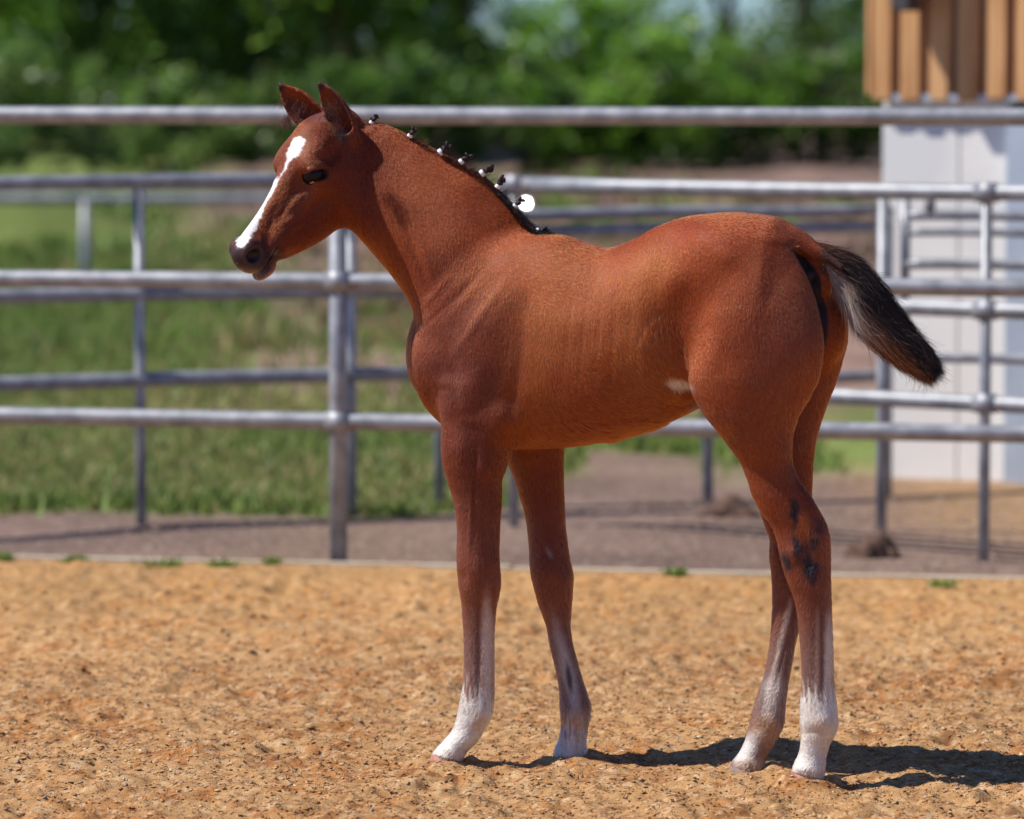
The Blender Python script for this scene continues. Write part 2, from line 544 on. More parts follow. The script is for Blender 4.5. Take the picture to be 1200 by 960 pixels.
v, f3, cc = grass_mesh(150000, 3)
me = mesh_np("grass", v, f3); set_col(me, cc)
M_grass = attr_mat("grass_blade", rough=.55, spec=.35, trans=.35)
tag(link('grass', me, M_grass), kind='stuff')
# rough weeds and dry stalks on the bank
v_l = []; f_l = []; c_l = []; of = 0
r = np.random.RandomState(9)
for i in range(330):
    y = r.uniform(21, 29); x = r.uniform(-1, 1) * (y * .1185 + .6)
    if x > 1.2 and y < 24: continue
    left = x < -1.9 + r.normal(0, .4)
    cpal = (.17, .27, .05) if left or r.rand() < .25 else ((.34, .26, .12) if r.rand() < .5 else (.22, .15, .11))
    v, f3, cc = leaf_clump(26, r.uniform(.05, .14), r.uniform(.06, .18), .022, cpal, 1000 + i, .55)
    v = v + np.array((x, y, float(ground_z(np.array([x]), np.array([y]))[0]) - .01))
    v_l.append(v); f_l.append(f3 + of); c_l.append(cc); of += len(v)
me = mesh_np("rough_weeds", np.concatenate(v_l), np.concatenate(f_l)); set_col(me, np.concatenate(c_l))
tag(link('bank_weeds', me, M_grass), kind='stuff')
# gravel on the path
n = 9000
r = np.random.RandomState(17)
x = r.uniform(-2.4, 2.6, n); y = kerb_y(x) + .06 + r.rand(n) * 2.6
S_ = r.uniform(.003, .011, n) * (1 + (r.rand(n) < .02) * 1.0)
base = np.array([(1, 0, 0), (0, 1, 0), (-1, 0, 0), (0, -1, 0), (0, 0, 1.0)]); Fb = np.array([(0, 1, 4), (1, 2, 4), (2, 3, 4), (3, 0, 4)])
B = np.repeat(base[None], n, 0) * (1 + r.normal(0, .25, (n, 5, 3))) * S_[:, None, None] * np.array((1, 1, .7)); B += np.stack((x, y, ground_z(x, y) - .001), 1)[:, None, :]
me = mesh_np("gravel", B.reshape(-1, 3), (Fb[None] + (np.arange(n) * 5)[:, None, None]).reshape(-1, 3))
pal = np.array([(.20, .14, .11), (.27, .20, .165), (.14, .095, .075), (.36, .31, .27)]); set_col(me, np.repeat(pal[r.choice(4, n, p=[.48, .27, .24, .01])] * r.uniform(.8, 1.2, (n, 1)), 5, 0))
tag(link('gravel', me, M_chip), kind='stuff')
# two little heaps of dark earth on the path
M_earth = noise_mat("dark_earth", (.055, .030, .020), (.14, .075, .05), scale=30, rough=.95, bump=.006, bscale=60)
for i, (px, py, wpx, hpx, lb) in enumerate([(1026, 630, 62, 22, 'dark brown earth heap on the path right of the foal\'s hocks'), (856, 585, 74, 18, 'flat dark earth heap on the path behind the foal\'s near gaskin')]):
    gx, gy_ = G0(px, py); sc = gy_ / FPX
    bm = bmesh.new(); bmesh.ops.create_icosphere(bm, subdivisions=4, radius=1)
    for v in bm.verts:
        q = v.co.copy()
        nn = math.sin(q.x * 5 + i) * math.cos(q.y * 4) * .18 + math.sin(q.x * 13 + q.y * 9 + i * 2) * .09 + math.sin(q.z * 17 + q.x * 21) * .06
        v.co = Vector((q.x * wpx * sc / 2 * (1 + nn), q.y * wpx * sc / 2.4 * (1 + nn), max(q.z, -.2) * hpx * sc * (1 + nn * 2) * (1.15 - abs(q.x) * .5)))
    me = bpy.data.meshes.new("earth_heap"); bm.to_mesh(me); bm.free()
    o = link('earth_heap', me, M_earth, smooth=True); o.location = (gx, gy_, -.06)
    tag(o, lb, 'earth heap', 'earth heaps on the path')

# ---- galvanised fences
M_galv, n_, l_, b_ = mat_new("galvanised")
tc_ = n_.new("ShaderNodeTexCoord")
a1 = n_.new("ShaderNodeTexNoise"); a1.inputs['Scale'].default_value = 16; a1.inputs['Detail'].default_value = 6
a2 = n_.new("ShaderNodeTexNoise"); a2.inputs['Scale'].default_value = 3.2; a2.inputs['Detail'].default_value = 8; a2.inputs['Roughness'].default_value = .7
l_.new(tc_.outputs['Object'], a1.inputs['Vector']); l_.new(tc_.outputs['Object'], a2.inputs['Vector'])
r1 = n_.new("ShaderNodeValToRGB"); r1.color_ramp.elements[0].position = .35; r1.color_ramp.elements[0].color = (.22, .23, .25, 1); r1.color_ramp.elements[1].position = .7; r1.color_ramp.elements[1].color = (.40, .41, .43, 1)
r2 = n_.new("ShaderNodeValToRGB"); r2.color_ramp.elements[0].position = .66; r2.color_ramp.elements[0].color = (0, 0, 0, 1); r2.color_ramp.elements[1].position = .76; r2.color_ramp.elements[1].color = (1, 1, 1, 1)
mx_ = n_.new("ShaderNodeMixRGB"); mx_.inputs[2].default_value = (.30, .17, .11, 1)
l_.new(a1.outputs[0], r1.inputs[0]); l_.new(a2.outputs[0], r2.inputs[0]); l_.new(r2.outputs[0], mx_.inputs[0]); l_.new(r1.outputs[0], mx_.inputs[1]); l_.new(mx_.outputs[0], b_.inputs['Base Color'])
b_.inputs['Metallic'].default_value = .30
b_.inputs['Roughness'].default_value = .40
mr_ = n_.new("ShaderNodeMapRange"); mr_.inputs[3].default_value = .36; mr_.inputs[4].default_value = .62; l_.new(a1.outputs[0], mr_.inputs[0]); l_.new(mr_.outputs[0], b_.inputs['Roughness'])
bp_ = n_.new("ShaderNodeBump"); bp_.inputs['Distance'].default_value = .0012; l_.new(a1.outputs[0], bp_.inputs['Height']); l_.new(bp_.outputs[0], b_.inputs['Normal'])
M_rust = noise_mat("rusty_bolt", (.16, .07, .035), (.28, .15, .09), scale=60, rough=.8)


def wobble(a, b, n=14, amp=.003, seed=0):
    r = random.Random(seed)
    a, b = Vector(a), Vector(b)
    ph = r.random() * 6
    return [a.lerp(b, i / (n - 1)) + Vector((0, 0, amp * math.sin(ph + i * .8))) for i in range(n)]


def fence(loc, posts, rails, label, prad, rrad, clamps=True, top_extra=.03, seed=0, group=None):
    """posts: (x, y, base z, top z); rails: lists of 3D points"""
    e = empty('metal_fence', loc, label, 'fence', group)
    for (x, y, z0, z1) in posts:
        m = MB(); m.tube([(x, y, z0), (x, y, z1)], prad, n=20)
        m.tube([(x, y, z1), (x, y, z1 + prad * .35), (x, y, z1 + prad * .5)], [prad * 1.06, prad * .8, prad * .3], n=20)
        m.build('post', M_galv, e, True)
    for k, (a, b) in enumerate(rails):
        m = MB(); m.tube(wobble(a, b, seed=seed + k), rrad, n=20); m.build('rail', M_galv, e, True)
        if clamps:
            a_, b_2 = Vector(a), Vector(b)
            for (x, y, z0, z1) in posts:
                t = (Vector((x, y, 0)) - Vector((a_.x, a_.y, 0))).dot((b_2 - a_).normalized()) / (b_2 - a_).length
                if -.01 <= t <= 1.01:
                    c = a_.lerp(b_2, t); d = (b_2 - a_).normalized()
                    m = MB(); m.tube([c - d * .035, c + d * .035], rrad * 1.22, n=20); m.tube([(x, y, c.z - .03), (x, y, c.z + .03)], prad * 1.2, n=20)
                    cl = m.build('clamp', M_galv, e, True)
                    m = MB(); bpt = c + d * .045 + Vector((0, -rrad * .9, -.012)); m.tube([bpt, bpt + Vector((0, -.016, 0))], .009, n=6)
                    bo = m.build('bolt', M_rust, None); bo.parent = cl; bo.location = (0, 0, 0)
    return e


def pz(py, Y):
    return float(P(600, py, Y)[2])


# front fence: follows the kerb, three rails
FX0, FY0 = -1.53, 12.86; FX1, FY1 = 1.50, 12.26
def f1(x): return FY0 + (x - FX0) * (FY1 - FY0) / (FX1 - FX0)
postx = float(P(396, 400, f1(-.5))[0])
r1_ = [((-9.0, f1(-9.0), h), (9.0, f1(9.0), h)) for h in (pz(134.5, FY0) , pz(326, FY0), pz(488, FY0))]
postlist = [(postx + 3.0 * k, f1(postx + 3.0 * k) + .0, -.3, r1_[0][0][2]) for k in (-2, -1, 0, 1, 2)]
fence((postx, f1(postx), 0), postlist, r1_, 'grey galvanised rail fence right behind the sand arena, nearest of the fences', .026, .0255, seed=3)

# second fence, left part, a metre and a half farther back
YL = 14.1
pA = (float(P(165, 500, 14.0)[0]), 14.0); pB = (float(P(412, 500, 14.25)[0]), 14.25)
def f2(x): return pA[1] + (x - pA[0]) * (pB[1] - pA[1]) / (pB[0] - pA[0])
xr = float(P(560, 300, 14.4)[0])
rl = [((-6.0, f2(-6.0), pz(p, 14.05)), (xr, f2(xr), pz(p, 14.05))) for p in (213.5, 344, 445)]
fence((pA[0], pA[1], 0), [(pA[0] - 2.6, f2(pA[0] - 2.6), -.3, pz(213.5, 14.05)), (pA[0], pA[1], -.3, pz(213.5, 14.05)), (pB[0], pB[1], -.3, pz(213.5, 14.05)), (xr, f2(xr), -.3, pz(213.5, 14.05))], rl,
      'second grey rail fence on the left, behind the foal\'s head', .018, .0245, clamps=False, seed=20)
# second fence, right part, coming nearer to the right
qA = (float(P(602, 500, 13.9)[0]), 13.9); qB = (float(P(1154, 500, 13.1)[0]), 13.1)
def f3_(x): return qA[1] + (x - qA[0]) * (qB[1] - qA[1]) / (qB[0] - qA[0])
xs0 = float(P(599, 215, 13.9)[0])
rl = [((xs0, f3_(xs0), h), (5.0, f3_(5.0), h)) for h in (pz(216, 13.9), pz(346, 13.9), pz(449, 13.9))]
fence((qB[0], qB[1], 0), [(qA[0], qA[1], -.3, pz(222, 13.9)), (qB[0], qB[1], -.3, pz(216, 13.9) + .02), (qB[0] + 2.6, f3_(qB[0] + 2.6), -.3, pz(216, 13.9))], rl,
      'grey rail fence behind the foal\'s rump and tail, running out right', .0175, .0245, clamps=True, seed=30)
# third run, behind the second, between the legs and under the croup
pC = (float(P(515, 540, 14.55)[0]), 14.55); pD = (float(P(829, 540, 14.85)[0]), 14.85); pE = (float(P(1040, 400, 15.02)[0]), 15.02)
def f4(x): return pC[1] + (x - pC[0]) * (pE[1] - pC[1]) / (pE[0] - pC[0])
rl = [((pC[0], f4(pC[0]), h), (pE[0], f4(pE[0]), h)) for h in (pz(249, 14.8), pz(269, 14.8), pz(447, 14.8))]
fence((pD[0], pD[1], 0), [(pC[0], f4(pC[0]), -.3, pz(249, 14.8)), (pD[0], f4(pD[0]), -.3, pz(249, 14.8)), (pE[0], f4(pE[0]), -.3, pz(249, 14.8))], rl,
      'far grey rail fence seen between the foal\'s legs and over its back', .0195, .022, clamps=False, seed=40)
# gate panel in front of the white wall
g_a = (float(P(1035, 500, 13.86)[0]), 13.86); g_b = (float(P(1225, 500, 13.75)[0]), 13.75)
gate = empty('metal_gate', (g_a[0], g_a[1], 0), 'grey tubular gate panel standing before the white wall', 'gate')
for (px, base, top, rad) in ((1034, -.3, 232, .0185), (1060, .62, 232, .016)):
    x = float(P(px, 400, 13.86)[0]); m = MB(); m.tube([(x, 13.86, base), (x, 13.86, pz(top, 13.86))], rad, n=18); m.build('upright', M_galv, gate, True)
for (py, rad) in ((252, .0165), (272, .013), (309, .017), (419, .0165)):
    m = MB(); m.tube(wobble((float(P(1060, py, 13.86)[0]), 13.86, pz(py, 13.86)), (1.95, 13.72, pz(py, 13.86)), amp=.001), rad, n=18); m.build('bar', M_galv, gate, True)
x = float(P(1090, 240, 13.84)[0]); m = MB(); m.tube([(x, 13.845, pz(222, 13.84)), (x, 13.845, pz(252, 13.84))], .018, n=16); m.build('latch', M_galv, gate, True)
m = MB(); m.tube([(1.95, 13.72, -.3), (1.95, 13.72, pz(232, 13.72))], .018, n=16); m.build('upright', M_galv, gate, True)
# far low fence on the left in the rough grass
zf = float(ground_z(np.array([-2.3]), np.array([24.0]))[0])
xa_ = float(P(100, 300, 24)[0])
fence((xa_, 24, zf), [(xa_ + 2.37 * k, 24.0 + .05 * k, zf - .2, pz(234, 24)) for k in (-2, -1, 0, 1)], [((-8, 24 - .1, pz(233, 24)), (xa_ + 2.37, 24.05, pz(233, 24)))],
      'thin low rail fence far back in the green weeds at the left', .028, .030, clamps=False, seed=50)

# ---- domed mirror disc on an added pole, aimed to make the blurred sun glint
M_chrome, n_, l_, b_ = mat_new("bright_metal"); b_.inputs['Base Color'].default_value = (.9, .9, .9, 1); b_.inputs['Metallic'].default_value = 1; b_.inputs['Roughness'].default_value = .04
cP = P(616, 238, 22.0)
vdir = Vector((0, 0, CAMZ)) - Vector(cP); vdir.normalize(); hv = (vdir + sd).normalized()
refl = empty('glint_post', (cP[0], cP[1], 0), 'thin post with a small shiny reflector glinting behind the foal\'s withers', 'reflector')
bm = bmesh.new(); rings = 10; sg_ = 40; Rc = .45; ap = .030
vl = [bm.verts.new((0, 0, 0))]
for i in range(1, rings + 1):
    rr_ = ap * i / rings
    for k in range(sg_):
        an = 2 * math.pi * k / sg_
        vl.append(bm.verts.new((rr_ * math.cos(an), rr_ * math.sin(an), math.sqrt(Rc * Rc - rr_ * rr_) - Rc)))
for k in range(sg_): bm.faces.new((vl[0], vl[1 + k], vl[1 + (k + 1) % sg_]))
for i in range(rings - 1):
    for k in range(sg_):
        a = 1 + i * sg_ + k; b = 1 + i * sg_ + (k + 1) % sg_
        bm.faces.new((vl[a], vl[a + sg_], vl[b + sg_], vl[b]))
last = [vl[1 + (rings - 1) * sg_ + k] for k in range(sg_)]
back = [bm.verts.new(v.co + Vector((0, 0, -.012))) for v in last]
for k in range(sg_): bm.faces.new((last[k], back[k], back[(k + 1) % sg_], last[(k + 1) % sg_]))
bm.faces.new(back[::-1])
me = bpy.data.meshes.new("glint_disc"); bm.to_mesh(me); bm.free()
me.transform(hv.to_track_quat('Z', 'Y').to_matrix().to_4x4())
me.transform(Matrix.Translation(Vector(cP)))
link('disc', me, M_chrome, refl, smooth=True)
m = MB(); bk = Vector(cP) - hv * .016; m.tube([(bk.x, bk.y, float(ground_z(np.array([bk.x]), np.array([bk.y]))[0]) - .1), (bk.x, bk.y, bk.z)], .012, n=12); m.build('pole', M_galv, refl, True)

# ---- building: white wall panels below, timber board cladding and an overhanging roof above
M_wall = noise_mat("white_wall", (.78, .75, .69), (.86, .83, .77), scale=1.5, rough=.85, bump=.001, bscale=60, c3=(.74, .73, .70), s3=2.2)
M_wood = noise_mat("larch_board", (.52, .25, .09), (.72, .40, .17), scale=2.2, rough=.75, stretch=(9, 9, 1.2), bump=.0015, bscale=14)
M_woodd = noise_mat("larch_board_dark", (.25, .125, .065), (.36, .19, .10), scale=2.2, rough=.75, stretch=(9, 9, 1.2))
M_steel = noise_mat("blue_grey_steel", (.46, .53, .60), (.54, .61, .68), scale=5, rough=.45, metallic=.3)
M_roof = noise_mat("roof_sheet", (.05, .045, .045), (.10, .085, .08), scale=6, rough=.6)
YW = 15.62
CW = 1 / math.cos(R(29))
wx0 = float(P(1033, 300, YW)[0])
barn = empty('barn', (wx0, YW, 0), 'timber clad barn with a white lower wall at the right edge', 'barn')
pw = (float(P(1119, 300, YW)[0]) - wx0) * CW
pw2 = (float(P(1173, 300, YW)[0]) - wx0) * CW
zt = 1.36
for k in range(12):
    xa, xb = wx0 + pw * k, wx0 + pw * (k + 1) - .004
    if k == 1: xb = wx0 + pw2
    if k >= 2: xa += pw2 - 2 * pw + .115; xb += pw2 - 2 * pw + .115
    m = MB(); m.box(((xa + xb) / 2, YW + .06, (zt - .12) / 2), (xb - xa, .12, zt + .12), 0, .003)
    m.build('wall_panel', M_wall, barn)
sx = wx0 + pw2 + .004
m = MB(); m.box((sx + .054, YW + .025, .58), (.104, .15, 1.40), 0, .004); m.build('steel_column', M_steel, barn)
# side wall and back so that it is a solid building
m = MB(); m.box((wx0 + .06, YW + 3.13, (zt - .12) / 2), (.12, 6.0, zt + .12), 0, .003); m.build('side_wall', M_wall, barn)
# boards: upright, board on board, alternate ones proud
bp_w = 31.3 * YW / FPX * CW
x0b = wx0 - 10 * YW / FPX * CW
for k in range(64):
    proud = k % 1 == 0
    rr_ = random.Random(k)
    xc = x0b + bp_w * (k + .5)
    m = MB(); m.box((xc, YW - .040 + rr_.uniform(-.003, .003), 1.335 + 1.6), (bp_w * .76, .028, 3.25 + rr_.uniform(-.01, .01)), 0, .010)
    m.build('cladding_board', M_wood if rr_.random() < .8 else M_woodd, barn)
    m = MB(); m.box((xc + bp_w * .5, YW - .018, 1.335 + 1.6), (bp_w * .55, .018, 3.2), 0, .003)
    m.build('backing_board', M_woodd, barn)
for k in range(40):
    yk = YW - .03 + bp_w * (k + .5)
    m = MB(); m.box((x0b - .012, yk, 2.93), (.024, bp_w * .9, 3.2), 0, .006)
    m.build('cladding_board', M_wood, barn)
m = MB(); m.box((x0b + 5.0, YW + 3.1, 2.92), (9.95, 6.2, 3.1)); m.build('wall_core', M_roof, barn)
m = MB(); m.box((wx0 + 5.6, YW - .022, 1.322), (11.1, .045, .022)); m.build('drip_sill', M_steel, barn)
# roof edge above the frame, and a bracket under it
m = MB(); m.box((x0b + 5.0, YW + 2.7, 4.62), (10.8, 6.95, .16)); m.build('roof', M_roof, barn)
ez = 2.78
m = MB(); m.box((x0b + 5.0, YW - .075 - .20, ez), (10.6, .40, .05)); m.build('canopy_board', M_woodd, barn)
for px in (1086, 1330, 1600):
    xb_ = float(P(px, 20, YW)[0])
    m = MB(); m.box((xb_, YW - .15, 1.86), (.07, .12, .46), 0, .005); m.build('bracket', M_roof, barn)
barn.rotation_euler = (0, 0, R(-29))

# ---- trees and bushes: trunk, limbs, and crowns made of leaf clumps
M_leaf = attr_mat("leaf", rough=.38, spec=.5, trans=.42)
M_bark = noise_mat("bark", (.07, .05, .04), (.16, .12, .09), scale=12, rough=.9, stretch=(1, 1, .3), bump=.01)


def crown_mesh(name, ells, nclump, nleaf, lsize, cols, seed, cr=(.24, .50), flat=.8):
    """leaves gathered in clumps through the volume of a few ellipsoids (cx,cy,cz,rx,ry,rz)"""
    r = np.random.RandomState(seed)
    vol = np.array([e[3] * e[4] * e[5] for e in ells]); ei = r.choice(len(ells), nclump, p=vol / vol.sum())
    E_ = np.array(ells)[ei]
    d = r.normal(0, 1, (nclump, 3)); d /= np.linalg.norm(d, axis=1)[:, None]
    rad = r.rand(nclump) ** .42
    cc = E_[:, :3] + d * E_[:, 3:] * rad[:, None]
    n = nclump * nleaf
    sz = r.uniform(cr[0], cr[1], nclump)
    p = r.normal(0, .38, (n, 3)) * np.repeat(sz, nleaf)[:, None] * np.array((1, 1, flat)) + np.repeat(cc, nleaf, 0)
    L_ = lsize * r.uniform(.6, 1.3, n); W = L_ * r.uniform(.45, .7, n)
    u = r.normal(0, 1, (n, 3)); u[:, 2] = u[:, 2] * .5 - .25; u /= np.linalg.norm(u, axis=1)[:, None]
    w = np.cross(u, r.normal(0, .45, (n, 3)) + np.array((0, 0, 1.0))); w /= np.linalg.norm(w, axis=1)[:, None] + 1e-9
    up = np.cross(w, u)
    v = np.stack([p - u * L_[:, None] / 2, p + w * W[:, None] / 2 + up * W[:, None] * .12, p + u * L_[:, None] / 2, p - w * W[:, None] / 2 + up * W[:, None] * .12], 1).reshape(-1, 3)
    k = (np.arange(n) * 4)[:, None]
    f = np.concatenate([k + [0, 1, 2], k + [0, 2, 3]])
    me = mesh_np(name, v, f)
    cb = np.array(cols)[r.choice(len(cols), nclump)] * r.uniform(.75, 1.3, (nclump, 1))
    set_col(me, np.repeat(np.repeat(cb, nleaf, 0) * r.uniform(.75, 1.25, (n, 1)), 4, 0))
    me.materials.append(M_leaf)
    return me


def tree(x, y, h, ells, nclump, nleaf, lsize, cols, seed, label, group, trunk_r=.13, name='tree', flat=.8, cr=(.24, .50), lean=0.0):
    z0 = float(ground_z(np.array([x]), np.array([y]))[0]) - .05
    e = empty(name, (x, y, z0), label, 'bush' if name == 'bush' else 'tree', group)
    me = crown_mesh('crown', ells, nclump, nleaf, lsize, cols, seed, cr, flat)
    c = bpy.data.objects.new('crown', me); COL.objects.link(c); c.parent = e
    r = random.Random(seed); m = MB()
    pts = [Vector((lean * t_ * h * .7 + .05 * math.sin(t_ * 7 + seed), .04 * math.cos(t_ * 6), t_ * h * .8)) for t_ in np.linspace(0, 1, 9)]
    m.tube(pts, [trunk_r * (1 - .8 * t_) * (1.35 if i == 0 else 1) for i, t_ in enumerate(np.linspace(0, 1, 9))], n=10)
    t = m.build('trunk', M_bark, None, True); t.parent = e; t.location = (0, 0, 0)
    for i in range(7):
        m = MB()
        t0 = .15 + .1 * i; b = pts[0].lerp(pts[-1], t0) ; a = i * 2.4 + seed
        el = ells[i % len(ells)]
        tip = Vector((el[0] + el[3] * .6 * math.cos(a), el[1] + el[4] * .6 * math.sin(a), max(el[2] + el[5] * (.5 * math.sin(a * 1.7)), b.z + .1)))
        mid = b.lerp(tip, .5) + Vector((0, 0, .08 * h))
        m.tube([b, b.lerp(mid, .5) + Vector((0, 0, .02)), mid, tip], [trunk_r * .5, trunk_r * .4, trunk_r * .28, .012], n=8)
        lb_ = m.build('limb', M_bark, None, True); lb_.parent = e; lb_.location = (0, 0, 0)
    return e


DK = [(.085, .17, .028), (.12, .225, .034), (.15, .28, .04), (.045, .095, .022)]
BR_ = [(.17, .34, .03), (.21, .40, .04), (.13, .27, .03), (.25, .42, .06)]
OL = [(.19, .30, .07), (.16, .26, .06), (.24, .34, .09), (.11, .19, .05)]
YT = 40.0
def wx(px, Y): return (px - 600) / FPX * Y
TG = 'broadleaf trees beyond the bank'
tree(wx(-40, 41), 41, 6.5, [(0, 0, 3.0, 1.9, 1.7, 2.8), (-.6, -.4, 1.6, 1.6, 1.3, 1.3)], 330, 62, .115, DK, 11, 'dark green tree at the left edge above the rails', TG)
tree(wx(120, 39), 39, 6.0, [(0, 0, 2.8, 1.6, 1.5, 2.5), (.3, -.5, 1.3, 1.3, 1.1, 1.1)], 300, 62, .11, DK + BR_[:1], 12, 'dark green tree at the upper left, behind the top rail', TG)
tree(wx(285, 42.5), 42.5, 6.8, [(0, 0, 3.2, 1.7, 1.5, 2.7), (-.2, 0, 1.6, 1.3, 1.2, 1.2)], 280, 62, .11, DK, 13, 'darkest green tree directly above the foal\'s muzzle', TG)
tree(wx(400, 38.5), 38.5, 5.6, [(.1, 0, 3.0, 1.25, 1.2, 2.3), (.2, -.3, 2.0, 1.15, 1.0, 1.2)], 230, 64, .115, BR_, 14, 'bright green sunlit tree above the foal\'s ears', TG)
tree(wx(545, 41), 41, 6.4, [(-.1, 0, 2.9, .72, 1.1, 2.5), (-.3, -.4, 1.2, .75, 1.0, .8)], 130, 64, .115, DK + BR_[:2], 15, 'mid green tree above the foal\'s neck with deep dark gaps', TG)
tree(wx(690, 37.5), 37.5, 3.2, [(0, 0, .85, .9, .9, .72), (.5, -.2, .7, .75, .7, .5), (-.5, 0, .6, .55, .6, .5)], 80, 90, .105, BR_, 16, 'bright green rounded tree above the foal\'s withers and back', TG, trunk_r=.08)
tree(wx(850, 38), 38, 4.6, [(0, 0, 2.4, .85, 1.0, 1.5), (0, -.2, .80, .95, .9, .55)], 52, 80, .105, OL + BR_[:2], 17, 'loose green tree with sky gaps above the foal\'s croup', TG, trunk_r=.07)
tree(wx(935, 40), 40, 5.4, [(0, 0, 2.8, .8, 1.1, 1.9), (.1, -.3, .90, 1.0, 1.0, .60)], 58, 80, .105, DK + OL[:1], 18, 'loose dark green tree left of the timber cladding', TG, trunk_r=.08)
tree(wx(1075, 43), 43, 6.2, [(0, 0, 3.0, 1.4, 1.3, 2.6), (0, 0, 1.3, 1.3, 1.2, 1.0)], 200, 56, .11, DK, 19, 'dark tree beside and behind the barn corner', TG)
BG = 'bushes along the top of the bank'
for i, (px, Y, w_, h_, cols, lb) in enumerate([(30, 33, 1.15, .95, OL, 'leafy green bush on the bank at far left'), (235, 35, .8, .75, DK + OL, 'dim green bush on the bank left of the foal\'s face'), (470, 35, 1.0, .85, DK, 'dark bush behind the foal\'s neck'),
                                               (650, 35.5, .9, .80, DK + BR_[:1], 'dark green bush over the foal\'s withers'), (800, 35, 1.0, .85, BR_ + DK, 'green bush over the foal\'s back'), (960, 35, .9, .85, DK + BR_[:1], 'green bush over the foal\'s tail head, left of the white wall')]):
    tree(wx(px, Y), Y, h_ * 1.2, [(0, 0, h_ * .60, w_, .7, h_ * .62)], 95, 60, .085, cols, 60 + i, lb, BG, trunk_r=.03, name='bush', cr=(.10, .24))
# low scrub mass at the foot of the trees, reads as one dark band
me = crown_mesh("scrub", [(wx(100, 44), 44.5, 1.2, 4.6, .8, .9), (wx(470, 44), 45, .9, 1.8, .8, .7), (wx(950, 44), 45, .7, 3.6, .8, .35), (wx(150, 44), 45.5, 2.4, 3.6, .6, 1.5)], 420, 56, .14, DK, 77, (.3, .6))
so = bpy.data.objects.new('far_scrub', me); COL.objects.link(so); tag(so, kind='stuff')

# =================================================================== THE FOAL
# a signed distance field on a 4 mm grid: elliptical lofts, muscles and grooves joined smoothly, then polygonised
def catmull(xs, ys, q):
    """monotone cubic through (xs, ys)"""
    xs = np.asarray(xs, float); ys = np.asarray(ys, float)
    h = np.diff(xs); dl = np.diff(ys) / h
    m = np.zeros(len(xs)); m[0] = dl[0]; m[-1] = dl[-1]
    for i in range(1, len(xs) - 1):
        if dl[i - 1] * dl[i] > 0:
            w1 = 2 * h[i] + h[i - 1]; w2 = h[i] + 2 * h[i - 1]
            m[i] = (w1 + w2) / (w1 / dl[i - 1] + w2 / dl[i])
    q = np.clip(q, xs[0], xs[-1])
    k = np.clip(np.searchsorted(xs, q, side='right') - 1, 0, len(xs) - 2)
    t = (q - xs[k]) / h[k]
    t2 = t * t; t3 = t2 * t
    return (2 * t3 - 3 * t2 + 1) * ys[k] + (t3 - 2 * t2 + t) * h[k] * m[k] + (-2 * t3 + 3 * t2) * ys[k + 1] + (t3 - t2) * h[k] * m[k + 1]


VX = 0.0032
PX = 0.001777                       # metres per photograph pixel at the foal


def ydep(px, lat=0.0):
    """distance of the foal's mid plane where the photograph's column is px (rump nearer than chest), lat metres away from the camera"""
    return 8.99 - (px - 740) * 0.00056 + lat


g0 = np.array((-0.64, 8.52, -0.03)); g1 = np.array((0.76, 9.60, 1.52))
gn = np.ceil((g1 - g0) / VX).astype(int)
FIELD = np.full(gn, 0.05, np.float32)


def sub(lo, hi):
    a = np.clip(np.floor((np.asarray(lo) - g0) / VX).astype(int), 0, gn - 1)
    b = np.clip(np.ceil((np.asarray(hi) - g0) / VX).astype(int) + 1, 1, gn)
    sl = tuple(slice(a[i], b[i]) for i in range(3))
    X, Y, Z = (g0[i] + VX * np.arange(a[i], b[i]) for i in range(3))
    return sl, X[:, None, None].astype(np.float32), Y[None, :, None].astype(np.float32), Z[None, None, :].astype(np.float32)


def smin(a, b, k):
    h = np.clip(.5 + .5 * (b - a) / k, 0, 1)
    return b * (1 - h) + a * h - k * h * (1 - h)


def join(sl, d, k, op='add'):
    A = FIELD[sl]
    if op == 'add':
        FIELD[sl] = smin(A, d, k)
    else:
        FIELD[sl] = -smin(-A, d, k)


